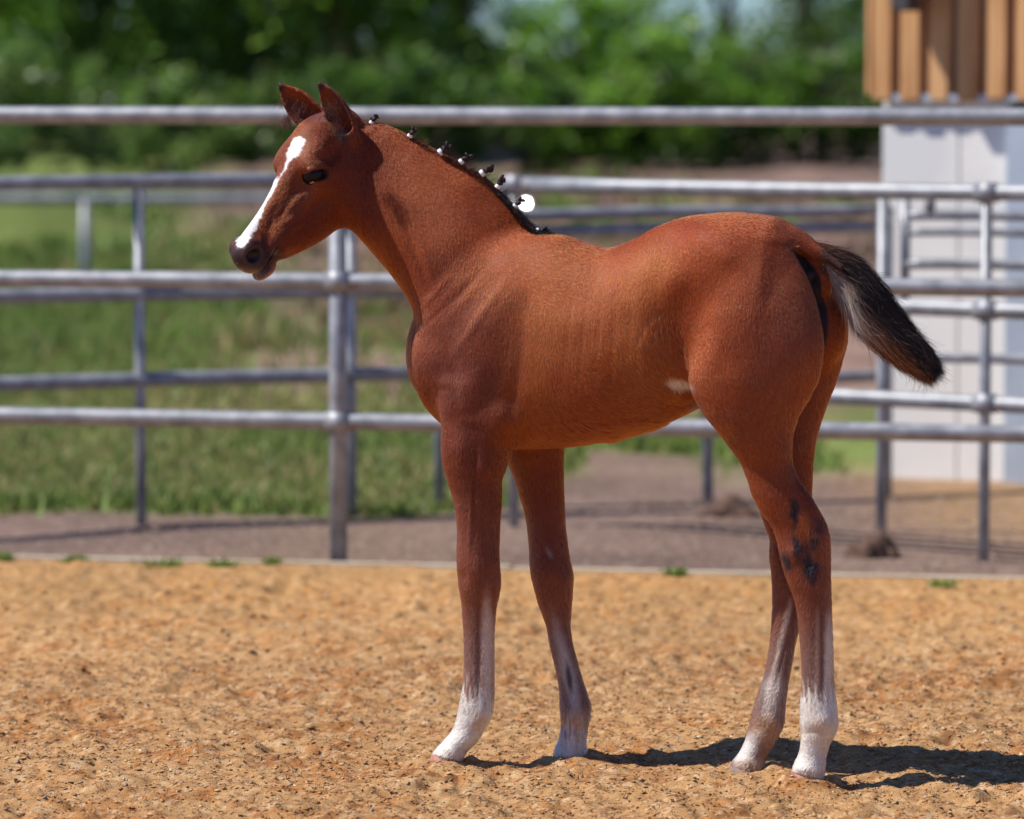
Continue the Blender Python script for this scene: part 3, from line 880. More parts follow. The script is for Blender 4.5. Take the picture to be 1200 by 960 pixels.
def loft(st, es, eu, k=0.02, op='add', n=160, cap=0.6, off=0.0):
    """st: rows (centre xyz, ru, rv[, taper]); sections lie in planes square to es, ru along eu, rv along es x eu.
    taper > 0 makes the section wider towards +eu"""
    es = np.asarray(es, float); es /= np.linalg.norm(es)
    eu = np.asarray(eu, float); eu -= es * eu.dot(es); eu /= np.linalg.norm(eu)
    ev = np.cross(es, eu)
    C = np.array([s[0] for s in st], float)
    ru = np.array([s[1] for s in st]); rv = np.array([s[2] for s in st])
    tp = np.array([s[3] if len(s) > 3 else 0 for s in st])
    s = C @ es; o = np.argsort(s)
    s = s[o]; C = C[o]; ru = ru[o]; rv = rv[o]; tp = tp[o]
    q = np.linspace(s[0], s[-1], n)
    cu = catmull(s, C @ eu, q); cv = catmull(s, C @ ev, q)
    ruq = catmull(s, ru, q) - off; rvq = catmull(s, rv, q) - off; tpq = np.interp(q, s, tp)
    mx = max(ru.max(), rv.max()) + 0.05
    sl, X, Y, Z = sub(C.min(0) - mx, C.max(0) + mx)
    ps = X * es[0] + Y * es[1] + Z * es[2]
    pu = X * eu[0] + Y * eu[1] + Z * eu[2]
    pv = X * ev[0] + Y * ev[1] + Z * ev[2]
    t = np.clip((ps - q[0]) / (q[-1] - q[0]) * (n - 1), 0, n - 1.001)
    i = t.astype(np.int32); f = (t - i).astype(np.float32)
    def at(a):
        a = a.astype(np.float32)
        return a[i] * (1 - f) + a[np.minimum(i + 1, n - 1)] * f
    RU = at(ruq)
    a = (pu - at(cu)) / RU
    rvx = at(rvq) * (1 + at(tpq) * np.clip(a, -1, 1))
    b = (pv - at(cv)) / rvx
    over = np.maximum(q[0] - ps, 0) + np.maximum(ps - q[-1], 0)
    c = over / (np.minimum(RU, rvx) * cap)
    k0 = np.sqrt(a * a + b * b + c * c) + 1e-6
    k1 = np.sqrt((a / RU) ** 2 + (b / rvx) ** 2 + (c / (np.minimum(RU, rvx) * cap)) ** 2) + 1e-6
    d = k0 * (k0 - 1) / k1
    join(sl, d.astype(np.float32), k, op)


def ball(c, r, k=0.02, op='add', ax=None):
    """ellipsoid; ax = (ea, eb, ec) rows"""
    c = np.asarray(c, float); r = np.asarray(r, float)
    if ax is None: ax = np.eye(3)
    ax = np.asarray(ax, float)
    m = r.max() + 0.05 + k
    sl, X, Y, Z = sub(c - m, c + m)
    x = X - c[0]; y = Y - c[1]; z = Z - c[2]
    k0 = 0; k1 = 0
    for i in range(3):
        w = (x * ax[i][0] + y * ax[i][1] + z * ax[i][2]) / r[i]
        k0 = k0 + w * w; k1 = k1 + (w / r[i]) ** 2
    k0 = np.sqrt(k0) + 1e-6; k1 = np.sqrt(k1) + 1e-6
    join(sl, (k0 * (k0 - 1) / k1).astype(np.float32), k, op)


def axes(deg, yaw=0.0):
    """first axis lies in the picture-wise vertical plane at deg above the +x direction, third points away from the camera"""
    c, s = math.cos(R(deg)), math.sin(R(deg))
    e = np.array(((c, 0, s), (-s, 0, c), (0, 1, 0)), float)
    if yaw:
        M = np.array(Matrix.Rotation(R(yaw), 3, 'Z'))
        e = e @ M.T
    return e


AX = np.array((1.0, -0.325, 0)); AX /= np.linalg.norm(AX)      # body axis, chest to rump
LAT = np.array((0.325, 1.0, 0)); LAT /= np.linalg.norm(LAT)    # to the far side
UP = np.array((0, 0, 1.0))

# ---- trunk: x, top, bottom, half width, taper (wider low)
TR = [(497, 372, 452, .045, 0), (505, 345, 478, .070, 0), (520, 318, 497, .090, 0), (545, 296, 512, .105, 0), (575, 284, 522, .113, -.02), (610, 277, 526, .118, -.06),
      (650, 278, 525, .128, -.12), (685, 284, 522, .137, -.14), (712, 290.5, 518, .142, -.12), (740, 282, 511, .143, -.08), (770, 266, 502, .141, -.03), (800, 255.5, 488, .137, .02),
      (835, 250.5, 470, .137, .05), (870, 249.5, 452, .139, .05), (905, 254, 440, .132, .0), (930, 265, 415, .105, 0), (948, 277, 385, .066, 0), (962, 291, 352, .036, 0)]
st = []
for x, t, b, w, tp in TR:
    Y = ydep(x) + float(np.interp(x, [905, 962], [0, .035]))
    a, c = P(x, t, Y), P(x, b, Y)
    st.append(((a + c) / 2, np.linalg.norm(a - c) / 2, w, tp))
loft(st, AX, UP, k=0.01, cap=.7)

# ---- neck: from shoulder to poll
NK = [((548, 505), (672, 284), .098, 8.0), ((518, 450), (640, 274), .078, 4.0), ((497, 402), (617, 258), .068, 0), ((483, 356), (591, 229), .065, -2), ((468, 330), (558, 199), .058, -4),
      ((453, 308), (521, 177), .054, -6), ((437, 286), (482, 158), .051, -9), ((420, 272), (449, 142), .046, -14), ((404, 262), (433, 134), .044, -18), ((388, 250), (417, 128), .040, -20)]
st = []
for (ax_, ay), (bx, by), w, dy in NK:
    Y = ydep((ax_ + bx) / 2) + dy * 0.001
    a, c = P(ax_, ay, Y), P(bx, by, Y)
    st.append(((a + c) / 2, np.linalg.norm(a - c) / 2, w, -.30))
es = st[-1][0] - st[1][0]
loft(st, es, P(556, 204, 9) - P(467, 330, 9), k=0.03, cap=.5)
# ---- chest and shoulder muscle
ball(P(520, 427, ydep(505, -.040)), (.036, .058, .055), .045, ax=axes(0, -18))
ball(P(504, 430, ydep(504, -.012)), (.030, .078, .062), .04, ax=axes(6, -18))
ball(P(575, 400, ydep(575, -.075)), (.12, .052, .042), .035, ax=axes(60, -18))       # shoulder blade near
ball(P(575, 400, ydep(575, .075)), (.12, .052, .042), .035, ax=axes(60, -18))
ball(P(560, 468, ydep(556, -.072)), (.065, .058, .045), .05, ax=axes(-15, -18))     # upper arm near
ball(P(556, 470, ydep(556, .085)), (.065, .052, .045), .03, ax=axes(-15, -18))
ball(P(590, 490, ydep(590, -.085)), (.05, .042, .038), .02, ax=axes(40, -18))       # triceps
ball(P(640, 293, ydep(640)), (.07, .028, .040), .02, ax=axes(5, -18))                # withers


def leg(rows, Y0, Y1, dep, k=.02, rot=0, cap=.6):
    """rows (y, left, right[, depth scale]); Y interpolates from top to bottom"""
    st = []
    ys = [r[0] for r in rows]
    for r in rows:
        f = (r[0] - ys[0]) / (ys[-1] - ys[0])
        Y = Y0 + (Y1 - Y0) * f
        a, b = P(r[1], r[0], Y), P(r[2], r[0], Y)
        ru = np.linalg.norm(a - b) / 2
        st.append(((a + b) / 2, ru, ru * (r[3] if len(r) > 3 else dep)))
    loft(st, (0, 0, -1), (1, 0, 0), k=k, cap=cap)
    return st


def gy(px, py): return float(G(px, py)[1])


# ---- near fore leg
NF = [(455, 530, 596, .40), (480, 521, 603, .50), (505, 517.5, 602, .58), (525, 517, 599, .64), (545, 519, 594.5, .70), (562, 524, 588.5, .76), (580, 529.5, 588, .8), (600, 534, 587, .85), (625, 536, 585.5, .88), (645, 535.5, 585, .92), (662, 535.5, 585.5, .95), (680, 537, 586.5, .95),
      (695, 539, 585, .92), (707, 541, 582.5, .86), (722, 542, 580.5, .82), (745, 543.5, 579, .8), (770, 544, 579, .8), (795, 543, 579, .82), (812, 541, 579, .88), (828, 538, 578, .95), (842, 535, 574.5, .98), (856, 530, 567, .95), (868, 520.5, 559.5, .92),
      (880, 509.5, 548, .95), (889, 504, 543, 1.0), (895, 502.5, 541, 1.0)]
leg(NF, ydep(560, -.080), gy(525, 893), .8, k=.032)
# ---- far fore leg
FF = [(480, 590, 664, .8), (515, 588, 662, .75), (530, 590, 661, .75), (545, 596, 660.5, .75), (562, 603, 660.5, .78), (580, 608.5, 661, .8), (600, 614.5, 662, .85), (620, 618, 663, .88), (640, 620, 665.5, .9), (656, 620.5, 668, .93), (672, 622, 671, .95), (690, 626, 671, .93),
      (705, 630, 670, .86), (718, 634.5, 669, .82), (735, 640.5, 668.5, .8), (752, 643.5, 670.5, .8), (774, 648.5, 676, .8), (795, 653.5, 682, .84), (812, 655.5, 687.5, .9), (828, 656, 692, .96), (840, 657, 691.5, .98), (852, 657.5, 689, .95), (866, 654.5, 687, .92),
      (878, 650, 687.5, 1.0), (888, 648, 689, 1.0), (893, 647.5, 689.5, 1.0)]
leg(FF, ydep(615, .085), gy(668, 890), .8, k=.02)
# ---- near hind leg: thigh then gaskin, hock, cannon
NH = [(285, 882, 915, .50), (310, 860, 937, .50), (340, 838, 953, .55), (370, 818, 961, .56), (410, 808, 966.5, .54), (440, 807, 962, .54), (462, 812, 952, .56), (480, 821, 941, .60), (495, 832, 934, .64), (515, 848, 928.5, .68), (530, 859, 928, .68), (545, 869, 929.5, .66), (560, 875, 935, .62), (580, 881.5, 949, .58), (600, 891.5, 961, .58),
      (615, 903, 968.5, .60), (630, 909.5, 972.5, .63), (648, 913.5, 973.5, .66), (665, 917.5, 973.5, .68), (682, 923, 973.5, .74), (700, 930, 974, .78), (720, 934.5, 974.5, .8), (745, 937, 975.5, .8), (780, 939.5, 976.5, .8), (805, 939.5, 977.5, .84), (825, 938, 980, .9), (845, 937.5, 981.5, .96),
      (858, 938.5, 979, .96), (870, 938.5, 973, .92), (882, 936.5, 969, .92), (896, 930.5, 967, .98), (908, 927, 965.5, 1.0), (918, 926, 964.5, 1.0)]
leg(NH, ydep(895, -.070), gy(945, 914), .6, k=.024)
# ---- far hind leg
FH = [(330, 880, 984, .55), (365, 870, 993, .52), (395, 868, 993.5, .52), (425, 872, 987, .54), (450, 880, 979, .56), (475, 884, 969, .6), (500, 886, 960.5, .64), (525, 888, 955, .66), (550, 888, 952.5, .62), (580, 888, 951.5, .58), (600, 891, 955, .56), (618, 897, 958, .58), (634, 902, 960, .62),
      (650, 901.5, 958, .66), (668, 903.5, 952, .72), (690, 905, 944, .8), (712, 905, 939, .8), (735, 904, 936, .8), (762, 901, 930.5, .8), (790, 896, 925.5, .82), (812, 888.5, 922, .88), (830, 883, 920, .94), (846, 879, 918.5, .96), (858, 876, 914, .95), (870, 872.5, 907.5, .92), (882, 866.5, 900, .92), (893, 858.5, 896.5, .98),
      (902, 855, 896, 1.0), (908, 854, 895.5, 1.0)]
leg(FH, ydep(915, .075), gy(880, 905), .6, k=.02)
# buttock rounding and dock root
ball(P(918, 405, ydep(925, -.07)), (.085, .068, .055), .03, ax=axes(-80, -18))
ball(P(955, 385, ydep(955, .055)), (.085, .065, .055), .02, ax=axes(-80, -18))
ball(P(842, 292, ydep(838, -.080)), (.040, .024, .030), .07, ax=axes(-20, -18))   # point of hip
ball(P(850, 452, ydep(850, -.085)), (.055, .05, .045), .03, ax=axes(-30, -18))    # stifle
# the cleft: behind the near buttock's edge the near half falls away to the far one
EDGE = np.array([(905, 262), (922, 284), (933, 298), (943, 314), (951, 331), (958, 350), (963, 372), (966, 400), (964, 425), (960, 446), (951, 466), (943, 480), (935, 492)], float)
lo_ = P(925, 500, 8.6); hi_ = P(1010, 285, 9.1)
sl, X, Y, Z = sub((lo_[0], 8.56, lo_[2]), (hi_[0], ydep(960, .10), hi_[2]))
dd_ = Y * CT - (Z - CAMZ) * ST
pxv = 600 + FPX * X / dd_; pyv = 480 - FPX * (Y * ST + (Z - CAMZ) * CT) / dd_
ex_ = np.interp(pyv, EDGE[:, 1], EDGE[:, 0])
mid_ = 8.99 - (pxv - 740) * .00056
c1 = (ex_ - pxv) * PX * .8                                  # negative right of the edge
c2 = Y - (mid_ + .004)                                      # negative on the near half
c3 = ((287 + (pxv - 930) * .48) - pyv) * PX                 # negative below the dock
cut_ = np.maximum(np.maximum(c1, c2), c3).astype(np.float32)
join(sl, cut_, .007, 'cut')
ball(P(950, 322, ydep(950, -.012)), (.010, .012, .012), .008)
# flank hollow, elbow crease, armpit, cleft
ball(P(790, 385, ydep(790, -.185)), (.055, .10, .052), .045, 'cut', axes(-12, -18))
ball(P(963, 385, ydep(963, -.012)), (.022, .10, .008), .014, 'cut', axes(0, -18))
# ribs, faint
# jugular groove and neck muscle
# leg details: tendon grooves, hock bones, knee
# belly: navel fold

# ---- head, in its own frame: s along the face, h off the face, l to the near side
HA = np.array((-.499, -.402, -.766)); HA /= np.linalg.norm(HA)
HL = np.array((.629, -.777, 0.0))
HH = np.cross(HA, HL); HH /= np.linalg.norm(HH)
if HH[2] < 0: HH = -HH
HO = P(378, 137, 9.13)


def H(s, h, l=0.0): return HO + HA * s + HH * h + HL * l


hp = [(-.030, -.012, -.100, .038, 0), (-.010, .004, -.125, .046, 0), (.015, .020, -.150, .055, .08), (.045, .030, -.170, .062, .12), (.08, .030, -.180, .0655, .15), (.115, .022, -.183, .064, .15), (.15, .013, -.180, .057, .12), (.185, .005, -.170, .048, .08),
      (.22, .001, -.155, .0405, .03), (.255, 0, -.136, .0345, -.03), (.29, .001, -.114, .031, -.05), (.32, .002, -.090, .0315, -.05), (.343, .000, -.076, .031, 0), (.358, -.010, -.070, .027, 0)]
loft([(H(s, (a + b) / 2), (a - b) / 2, w, tp) for s, a, b, w, tp in hp], HA, HH, k=.028, cap=.7)
hax = np.array((HA, HH, HL))
E1 = HA * math.cos(R(42)) + HH * math.sin(R(42)); E2 = np.cross(HL, E1); E2 *= np.sign(E2[2])
eax = np.array((E1, E2, HL))


def EYE(sg, l): return H(.130, -.031, l * sg)

for sg in (-1, 1):
    ball(H(.130, -.032, .0535 * sg), (.026, .026, .0175), .022, ax=hax)         # brow and orbit
    ball(H(.105, -.010, .046 * sg), (.034, .020, .018), .03, ax=hax)         # brow ridge
    ball(H(.090, -.112, .042 * sg), (.055, .055, .020), .025, ax=hax)         # cheek
    ball(H(.215, -.047, .029 * sg), (.055, .014, .008), .035, ax=hax)         # facial crest
    ball(H(.255, -.072, .0255 * sg), (.034, .016, .008), .03, ax=hax)         # cheek muscle
    ball(H(.200, -.085, .052 * sg), (.040, .012, .008), .03, 'cut', hax)      # hollow under the crest
    ball(H(.205, -.022, .050 * sg), (.045, .012, .010), .04, 'cut', hax)
    ball(H(.070, -.030, .066 * sg), (.022, .014, .009), .02, 'cut', hax)      # temple hollow
    ball(H(.338, -.020, .024 * sg), (.024, .021, .014), .010, ax=hax)         # nostril wing
    ball(H(.338, -.050, .020 * sg), (.026, .024, .014), .012, ax=hax)         # upper lip
ball(H(.352, -.030, 0), (.022, .030, .024), .010, ax=hax)
ball(H(.350, -.083, 0), (.020, .015, .021), .010, ax=hax)                      # lower lip and chin
ball(H(.332, -.093, 0), (.018, .012, .017), .012, ax=hax)
for sg in (-1, 1):
    ball(H(.350, -.028, .037 * sg), (.0180, .0140, .019), .005, 'cut', np.array((HA * .8 + HH * .6, HH * .8 - HA * .6, HL)))    # nostril
    ball(H(.337, -.070, .030 * sg), (.042, .0030, .020), .005, 'cut', np.array((HA * .97 - HH * .2, HH * .97 + HA * .2, HL)))     # mouth line
    ball(EYE(sg, .068), (.0225, .0118, .013), .003, 'cut', eax)                 # opening between the lids
    if sg < 0: continue
    ball(EYE(sg, .0655) + eax[1] * .0152 - eax[0] * .001, (.027, .0044, .008), .005, ax=eax)       # upper lid
    ball(EYE(sg, .0640) - eax[1] * .0140, (.022, .0032, .006), .004, ax=eax)       # lower lid


# ---- ears: cupped shells
def ear(rows, Y0, Y1, op, k, inset=0.0, dx=0.0, dY=0.0):
    st = []
    for i, (ax_, ay, bx, by, w) in enumerate(rows):
        Y = Y0 + (Y1 - Y0) * i / (len(rows) - 1) + dY
        a, b = P(ax_ + dx, ay, Y), P(bx + dx, by, Y)
        st.append(((a + b) / 2, np.linalg.norm(a - b) / 2, w))
    es = st[0][0] - st[-1][0]
    loft(st, es, P(rows[-1][2], rows[-1][3], 9) - P(rows[-1][0], rows[-1][1], 9), k=k, op=op, n=60, off=inset, cap=1)


EN = [(371, 98, 377, 98, .004), (373, 106, 387, 103, .011), (374.5, 117, 397, 112, .016), (378, 128, 405.5, 123, .019), (384, 140, 413, 134, .021), (392, 152, 419, 148, .021), (398, 166, 422, 162, .018)]
EF = [(325, 98, 331, 99, .004), (326, 108, 343, 106, .011), (329, 120, 357, 112, .016), (335, 131, 368, 119, .019), (345, 142, 377, 127, .021), (358, 150, 386, 135, .020), (370, 156, 392, 143, .016)]
ear(EN, 9.112, 9.118, 'add', .006)
ear(EN[1:-1], 9.112, 9.118, 'cut', .004, inset=.0035, dx=-3.0, dY=-.0085)
ear(EF, 9.17, 9.16, 'add', .006)
ear(EF[1:-1], 9.17, 9.16, 'cut', .004, inset=.0035, dx=-3.5, dY=-.0085)

# ---- dock root
TA, TB = P(940, 288, ydep(940)), P(990, 318, ydep(985))
st = [(P(x, y, ydep(x)), r * PX, r * PX * .95) for x, y, r in ((925, 285, 14), (945, 291, 10), (960, 297, 7), (974, 305, 5), (986, 314, 4))]
loft(st, TB - TA, UP, k=.018)

# ---- polygonise, relax onto the field
grid = openvdb.FloatGrid(0.05)
grid.copyFromArray(np.clip(FIELD, -.05, .05), (0, 0, 0), 0.0)
pts, tri, quad = grid.convertToPolygons(0.0, 0.0)
BV = pts.astype(np.float64) * VX + g0
BQ = quad.astype(np.int64)


def adj_smooth(V, Q, it, lam=.5, w=None):
    n = len(V)
    e = np.concatenate([Q[:, [0, 1]], Q[:, [1, 2]], Q[:, [2, 3]], Q[:, [3, 0]]])
    cnt = np.bincount(e[:, 0], minlength=n) + np.bincount(e[:, 1], minlength=n)
    for _ in range(it):
        s = np.zeros_like(V)
        for c in range(3):
            s[:, c] = np.bincount(e[:, 0], V[e[:, 1], c], n) + np.bincount(e[:, 1], V[e[:, 0], c], n)
        d = (s / cnt[:, None] - V) * lam
        V = V + (d if w is None else d * w[:, None])
    return V


# keep the largest connected shell only
def comp(Q, n):
    lab = np.arange(n)
    while True:
        m = lab[Q].min(1)
        new = lab.copy()
        for c in range(4): np.minimum.at(new, Q[:, c], m)
        new = new[new]
        if (new == lab).all(): return lab
        lab = new


hs = (BV - HO) @ HA; hh = (BV - HO) @ HH; hl = (BV - HO) @ HL
BPX = proj(BV)
inhead = (hs > .10) & (BPX[:, 0] < 400)
w = np.where(inhead, .35, 1.0)
for _ in range(3):
    BV = adj_smooth(BV, BQ, 2, .5, w); BV = adj_smooth(BV, BQ, 2, -.52, w)

# relief of muscles, tendons, folds and veins on the side that shows: px, py, rx, ry, turn, millimetres
RELIEF = [
    (606, 440, 9, 70, 8, -7), (640, 430, 20, 70, 8, 3), (594, 505, 9, 34, 8, -6), (532, 452, 7, 30, -8, -7), (545, 485, 26, 8, -20, -2.5), (560, 503, 34, 7, 10, -2.5), (575, 470, 16, 26, 10, 4), (553, 455, 14, 24, 0, 4), (505, 445, 12, 24, 0, 3),
    (560, 375, 6, 60, 35, 4), (590, 345, 26, 45, 25, 3), (540, 345, 5, 40, 40, -3), (520, 360, 4, 36, 45, -2.5), (508, 345, 4, 34, 42, 2.5),
    (488, 300, 5, 50, -22, -6), (500, 305, 7, 45, -22, 4), (470, 250, 12, 50, -30, 2.5), (560, 235, 40, 8, 40, -3), (530, 215, 36, 5, 38, 3), (600, 290, 22, 10, 30, -2.5),
    (665, 400, 3.5, 46, 6, -1.3), (683, 395, 3.5, 50, 6, -1.4), (701, 392, 3.5, 52, 6, -1.4), (719, 390, 3.5, 52, 6, -1.3), (737, 388, 3.5, 50, 6, -1.1),
    (770, 330, 14, 50, 16, -5), (785, 440, 14, 40, 12, -7), (775, 405, 20, 34, 14, 4), (800, 425, 8, 40, -10, -5), (690, 497, 90, 5, -6, -3), (790, 462, 22, 8, 18, 4), (796, 478, 24, 7, -12, -5), (765, 490, 30, 4, -25, 2),
    (850, 300, 16, 14, 0, 4), (845, 330, 20, 20, 0, -2), (885, 330, 24, 60, -10, 3), (930, 430, 12, 60, -4, -2), (870, 470, 34, 12, 40, -3), (862, 448, 26, 22, 30, 4), (905, 500, 10, 40, 10, -3), (888, 520, 14, 26, 14, 3),
    (540, 530, 10, 26, 0, 3), (568, 545, 12, 20, 0, 3), (556, 560, 3.5, 36, 4, -2.5), (551, 610, 2.5, 44, 2, 2), (575, 600, 4, 40, 0, -2),
    (560, 668, 14, 16, 0, 3), (544, 675, 5, 10, 0, -2), (577, 655, 6, 12, 0, 2.5), (561, 765, 2.6, 48, 1, -2.8), (570, 770, 4, 46, 1, 1.4), (565, 838, 9, 11, 20, 3), (548, 846, 10, 14, 30, -1.5), (533, 882, 14, 3, 25, 1.6),
    (645, 668, 10, 16, -8, 3), (658, 775, 2.6, 40, -12, -2.5), (676, 838, 8, 11, 0, 3), (664, 850, 8, 10, 0, -1.5), (668, 884, 18, 3, 0, 1.6), (640, 605, 4, 36, -6, -2),
    (944, 588, 4, 34, -28, -4), (955, 603, 4, 24, -26, 3), (931, 606, 4, 16, -4, -2.5), (929, 648, 9, 12, 0, 3.5), (946, 640, 5, 22, -14, -2.8), (961, 634, 7, 18, -8, 3), (918, 668, 3, 18, -20, -2), (953, 672, 7, 10, 0, 2), (962, 765, 2.6, 48, -2, -2.8), (970, 770, 4, 46, -2, 1.4),
    (966, 846, 9, 11, 0, 3), (951, 858, 12, 6, -10, -2), (946, 901, 18, 4, 5, 1.8), (918, 762, 2.6, 46, 12, -2.5), (906, 846, 9, 10, 15, 3), (893, 852, 10, 8, 20, -2), (876, 894, 16, 4, 10, 1.8), (909, 650, 5, 12, 0, 2),
    # face
    (345, 238, 3.2, 17, 42, 1.6), (352, 247, 3.4, 14, 48, -1.8), (338, 258, 3, 10, 60, 1.6), (331, 250, 3.5, 12, 35, -1.6), (346, 262, 2.5, 9, 60, -1.6), (352, 262, 3, 10, 62, 1.6), (318, 240, 4, 16, 32, 1.4), (328, 226, 4, 14, 38, -1.2), (317, 263, 4, 12, 20, -1.4),
    (380, 185, 14, 5, 20, -2.2), (372, 192, 12, 3, -12, 1.5), (392, 178, 5, 12, 20, -2.0), (372, 166, 2.2, 10, 10, 1.2), (378, 174, 8, 2, -20, 1.2), (396, 196, 6, 14, -10, 1.5), (371, 217, 10, 2, 0, -1.0), (371, 221, 10, 2, 0, 1.0), (362, 208, 4, 3, 0, -2),
    (395, 245, 26, 8, 60, -2.0), (374, 250, 18, 5, -50, 1.6), (306, 284, 2.4, 11, -8, 2.0), (292, 281, 8, 2, 20, 1.4), (300, 312, 14, 4, 10, 1.2), (315, 310, 10, 1.8, 40, -2.0),
]
def py_lim(y): return y < 530


BN0 = np.zeros_like(BV)
fn = np.cross(BV[BQ[:, 2]] - BV[BQ[:, 0]], BV[BQ[:, 3]] - BV[BQ[:, 1]])
for c in range(4): np.add.at(BN0, BQ[:, c], fn)
BN0 /= np.linalg.norm(BN0, axis=1)[:, None] + 1e-9
BPX = proj(BV)
face_ = sstep(0, .35, -BN0[:, 1]) * np.where(BPX[:, 0] < 400, 1.0, 1.0)
dsp = np.zeros(len(BV))
for x, y, rx, ry, dg, mm in RELIEF:
    cs, sn = math.cos(R(dg)), math.sin(R(dg))
    dx = BPX[:, 0] - x; dy = BPX[:, 1] - y
    u = (dx * cs + dy * sn) / rx; v = (-dx * sn + dy * cs) / ry
    dsp += mm * (.00055 if x > 420 and py_lim(y) else .00125) * np.exp(-(u * u + v * v) * 1.2)
dsp += (vnoise(BPX[:, 0], BPX[:, 1], 31, .035) - .5) * .0028 * (BV[:, 2] > .55) * (BPX[:, 0] > 400)
BV = BV + BN0 * (dsp * face_)[:, None]
BNRM = np.zeros_like(BV)
fn = np.cross(BV[BQ[:, 2]] - BV[BQ[:, 0]], BV[BQ[:, 3]] - BV[BQ[:, 1]])
for c in range(4): np.add.at(BNRM, BQ[:, c], fn)
BNRM /= np.linalg.norm(BNRM, axis=1)[:, None] + 1e-9
BPX = proj(BV)

# ------------------------------------------------------------------ coat colours (own markings, plus light and shade painted on barrel, shoulder and forearm)
px_, py_ = BPX[:, 0], BPX[:, 1]
RED = np.array((.215, .036, .0045)); col = np.tile(RED, (len(BV), 1))
near = BV[:, 1] < np.array([1.0]) * (8.99 - (px_ - 740) * .00056 + .01)     # near side of the mid plane
nz1 = vnoise(BV[:, 0] + BV[:, 1] * .7, BV[:, 2], 3, 22.0); nz2 = vnoise(BV[:, 0] - BV[:, 1] * .5, BV[:, 2], 4, 90.0)


def patch(x, y, rx, ry, c, a=1.0, deg=0, sel=None, soft=1.0, nz=.25):
    global col
    cs, sn = math.cos(R(deg)), math.sin(R(deg))
    dx = px_ - x; dy = py_ - y
    u = (dx * cs + dy * sn) / rx; v = (-dx * sn + dy * cs) / ry
    r = np.sqrt(u * u + v * v) + (nz1 - .5) * nz + (nz2 - .5) * nz
    w = (1 - sstep(1 - soft * .6, 1 + soft * .6, r)) * a
    if sel is not None: w = w * sel
    col = col * (1 - w[:, None]) + np.array(c) * w[:, None]


TAN = (.34, .088, .016); DRED = (.11, .018, .005); BRN = (.20, .060, .028); GRY = (.215, .125, .092); DRK = (.035, .022, .024); WHT = (.70, .63, .545)
col *= (1 + (nz1[:, None] - .5) * .18)
patch(625, 440, 32, 100, TAN, .72, 8, soft=1.5)  # tan coat bands, strengthened to paint the barrel's highlights
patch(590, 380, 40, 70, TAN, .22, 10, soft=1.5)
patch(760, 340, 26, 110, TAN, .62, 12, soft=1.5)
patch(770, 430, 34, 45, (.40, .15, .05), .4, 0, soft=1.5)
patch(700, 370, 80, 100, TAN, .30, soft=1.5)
patch(480, 230, 30, 70, (.33, .10, .04), .30, -35, soft=1.5)
patch(560, 500, 90, 120, (.15, .032, .012), .4, soft=1.5)  # shade painted into the coat from here: shoulder front, chest, forearm
patch(540, 420, 56, 80, (.105, .022, .012), .65, soft=1.5)
patch(548, 540, 40, 60, (.12, .025, .012), .55, soft=1.5)
patch(560, 600, 24, 50, (.11, .026, .014), .45, soft=1.5)
patch(905, 400, 70, 140, (.225, .062, .026), .65, soft=1.4)
patch(830, 340, 60, 120, (.27, .044, .004), .6, soft=1.4)
patch(840, 270, 90, 30, (.21, .027, .003), .6, soft=1.4)
patch(720, 478, 110, 30, (.22, .05, .012), .5, -10, soft=1.2)
patch(375, 215, 75, 95, (.125, .019, .004), .85, 30, soft=.8)
patch(845, 510, 26, 26, (.15, .045, .022), .6, 40, soft=1.4)
patch(848, 505, 12, 9, (.28, .06, .012), .8, 30)
# legs fade from chestnut to grey brown
leg_f = (py_ > 540) & (BV[:, 2] < .62)
for x0, x1, ya, yb in ((500, 600, 640, 790), (600, 700, 660, 800), (840, 990, 650, 790)):
    m_ = leg_f & (px_ > x0) & (px_ < x1)
    w = sstep(ya, yb, py_ + (nz1 - .5) * 30) * m_
    col = col * (1 - w[:, None] * .8) + np.array(GRY) * w[:, None] * .8
    w = sstep(560, 640, py_) * (1 - sstep(ya, yb, py_)) * m_
    col = col * (1 - w[:, None] * .45) + np.array((.17, .060, .034)) * w[:, None] * .45
nearL = (px_ < 600)
farF = (px_ > 600) & (px_ < 715) & leg_f
nearH = (BV[:, 1] < ydep(915, 0)) & (px_ > 840)
legsplit = np.interp(py_, [560, 620, 660, 700, 735, 840, 918], [880, 905, 912, 929, 936, 936, 922])
nearH = np.where(py_ > 640, px_ > legsplit, BV[:, 1] < ydep(915, 0)) & (px_ > 840)
farH = ~nearH & (px_ > 840) & leg_f
# near fore
patch(571, 770, 7, 58, (.66, .50, .40), .9, 0, nearL, soft=1)
patch(552, 775, 5, 60, (.22, .11, .085), .6, 2, nearL, soft=1.2)
stk = vnoise(px_ * .9, py_ * .09, 33, .8) - .5; stk2 = vnoise(px_ * 1.8, py_ * .2, 34, .8) - .5
w = sstep(796, 832, py_ + stk * 46 + stk2 * 26) * nearL * leg_f
col = col * (1 - w[:, None]) + np.array(WHT) * w[:, None]
patch(561, 845, 7, 14, (.55, .38, .26), .75, 25, nearL & leg_f, soft=1.3)
patch(540, 886, 8, 14, (.45, .38, .35), .6, 0, nearL & leg_f, soft=1.3)
# far fore
patch(666, 790, 7, 55, (.50, .40, .34), .95, -14, farF, soft=1.2)
patch(667, 795, 3.2, 16, (.05, .03, .03), .9, -8, farF)
patch(675, 845, 14, 14, (.40, .24, .15), .6, 0, farF, soft=1.2)
w = sstep(836, 880, py_ + stk * 30 + stk2 * 20) * farF
col = col * (1 - w[:, None] * .85) + np.array((.66, .58, .50)) * w[:, None] * .85
patch(644, 648, 2.5, 7, (.33, .24, .19), .6, -25, farF)
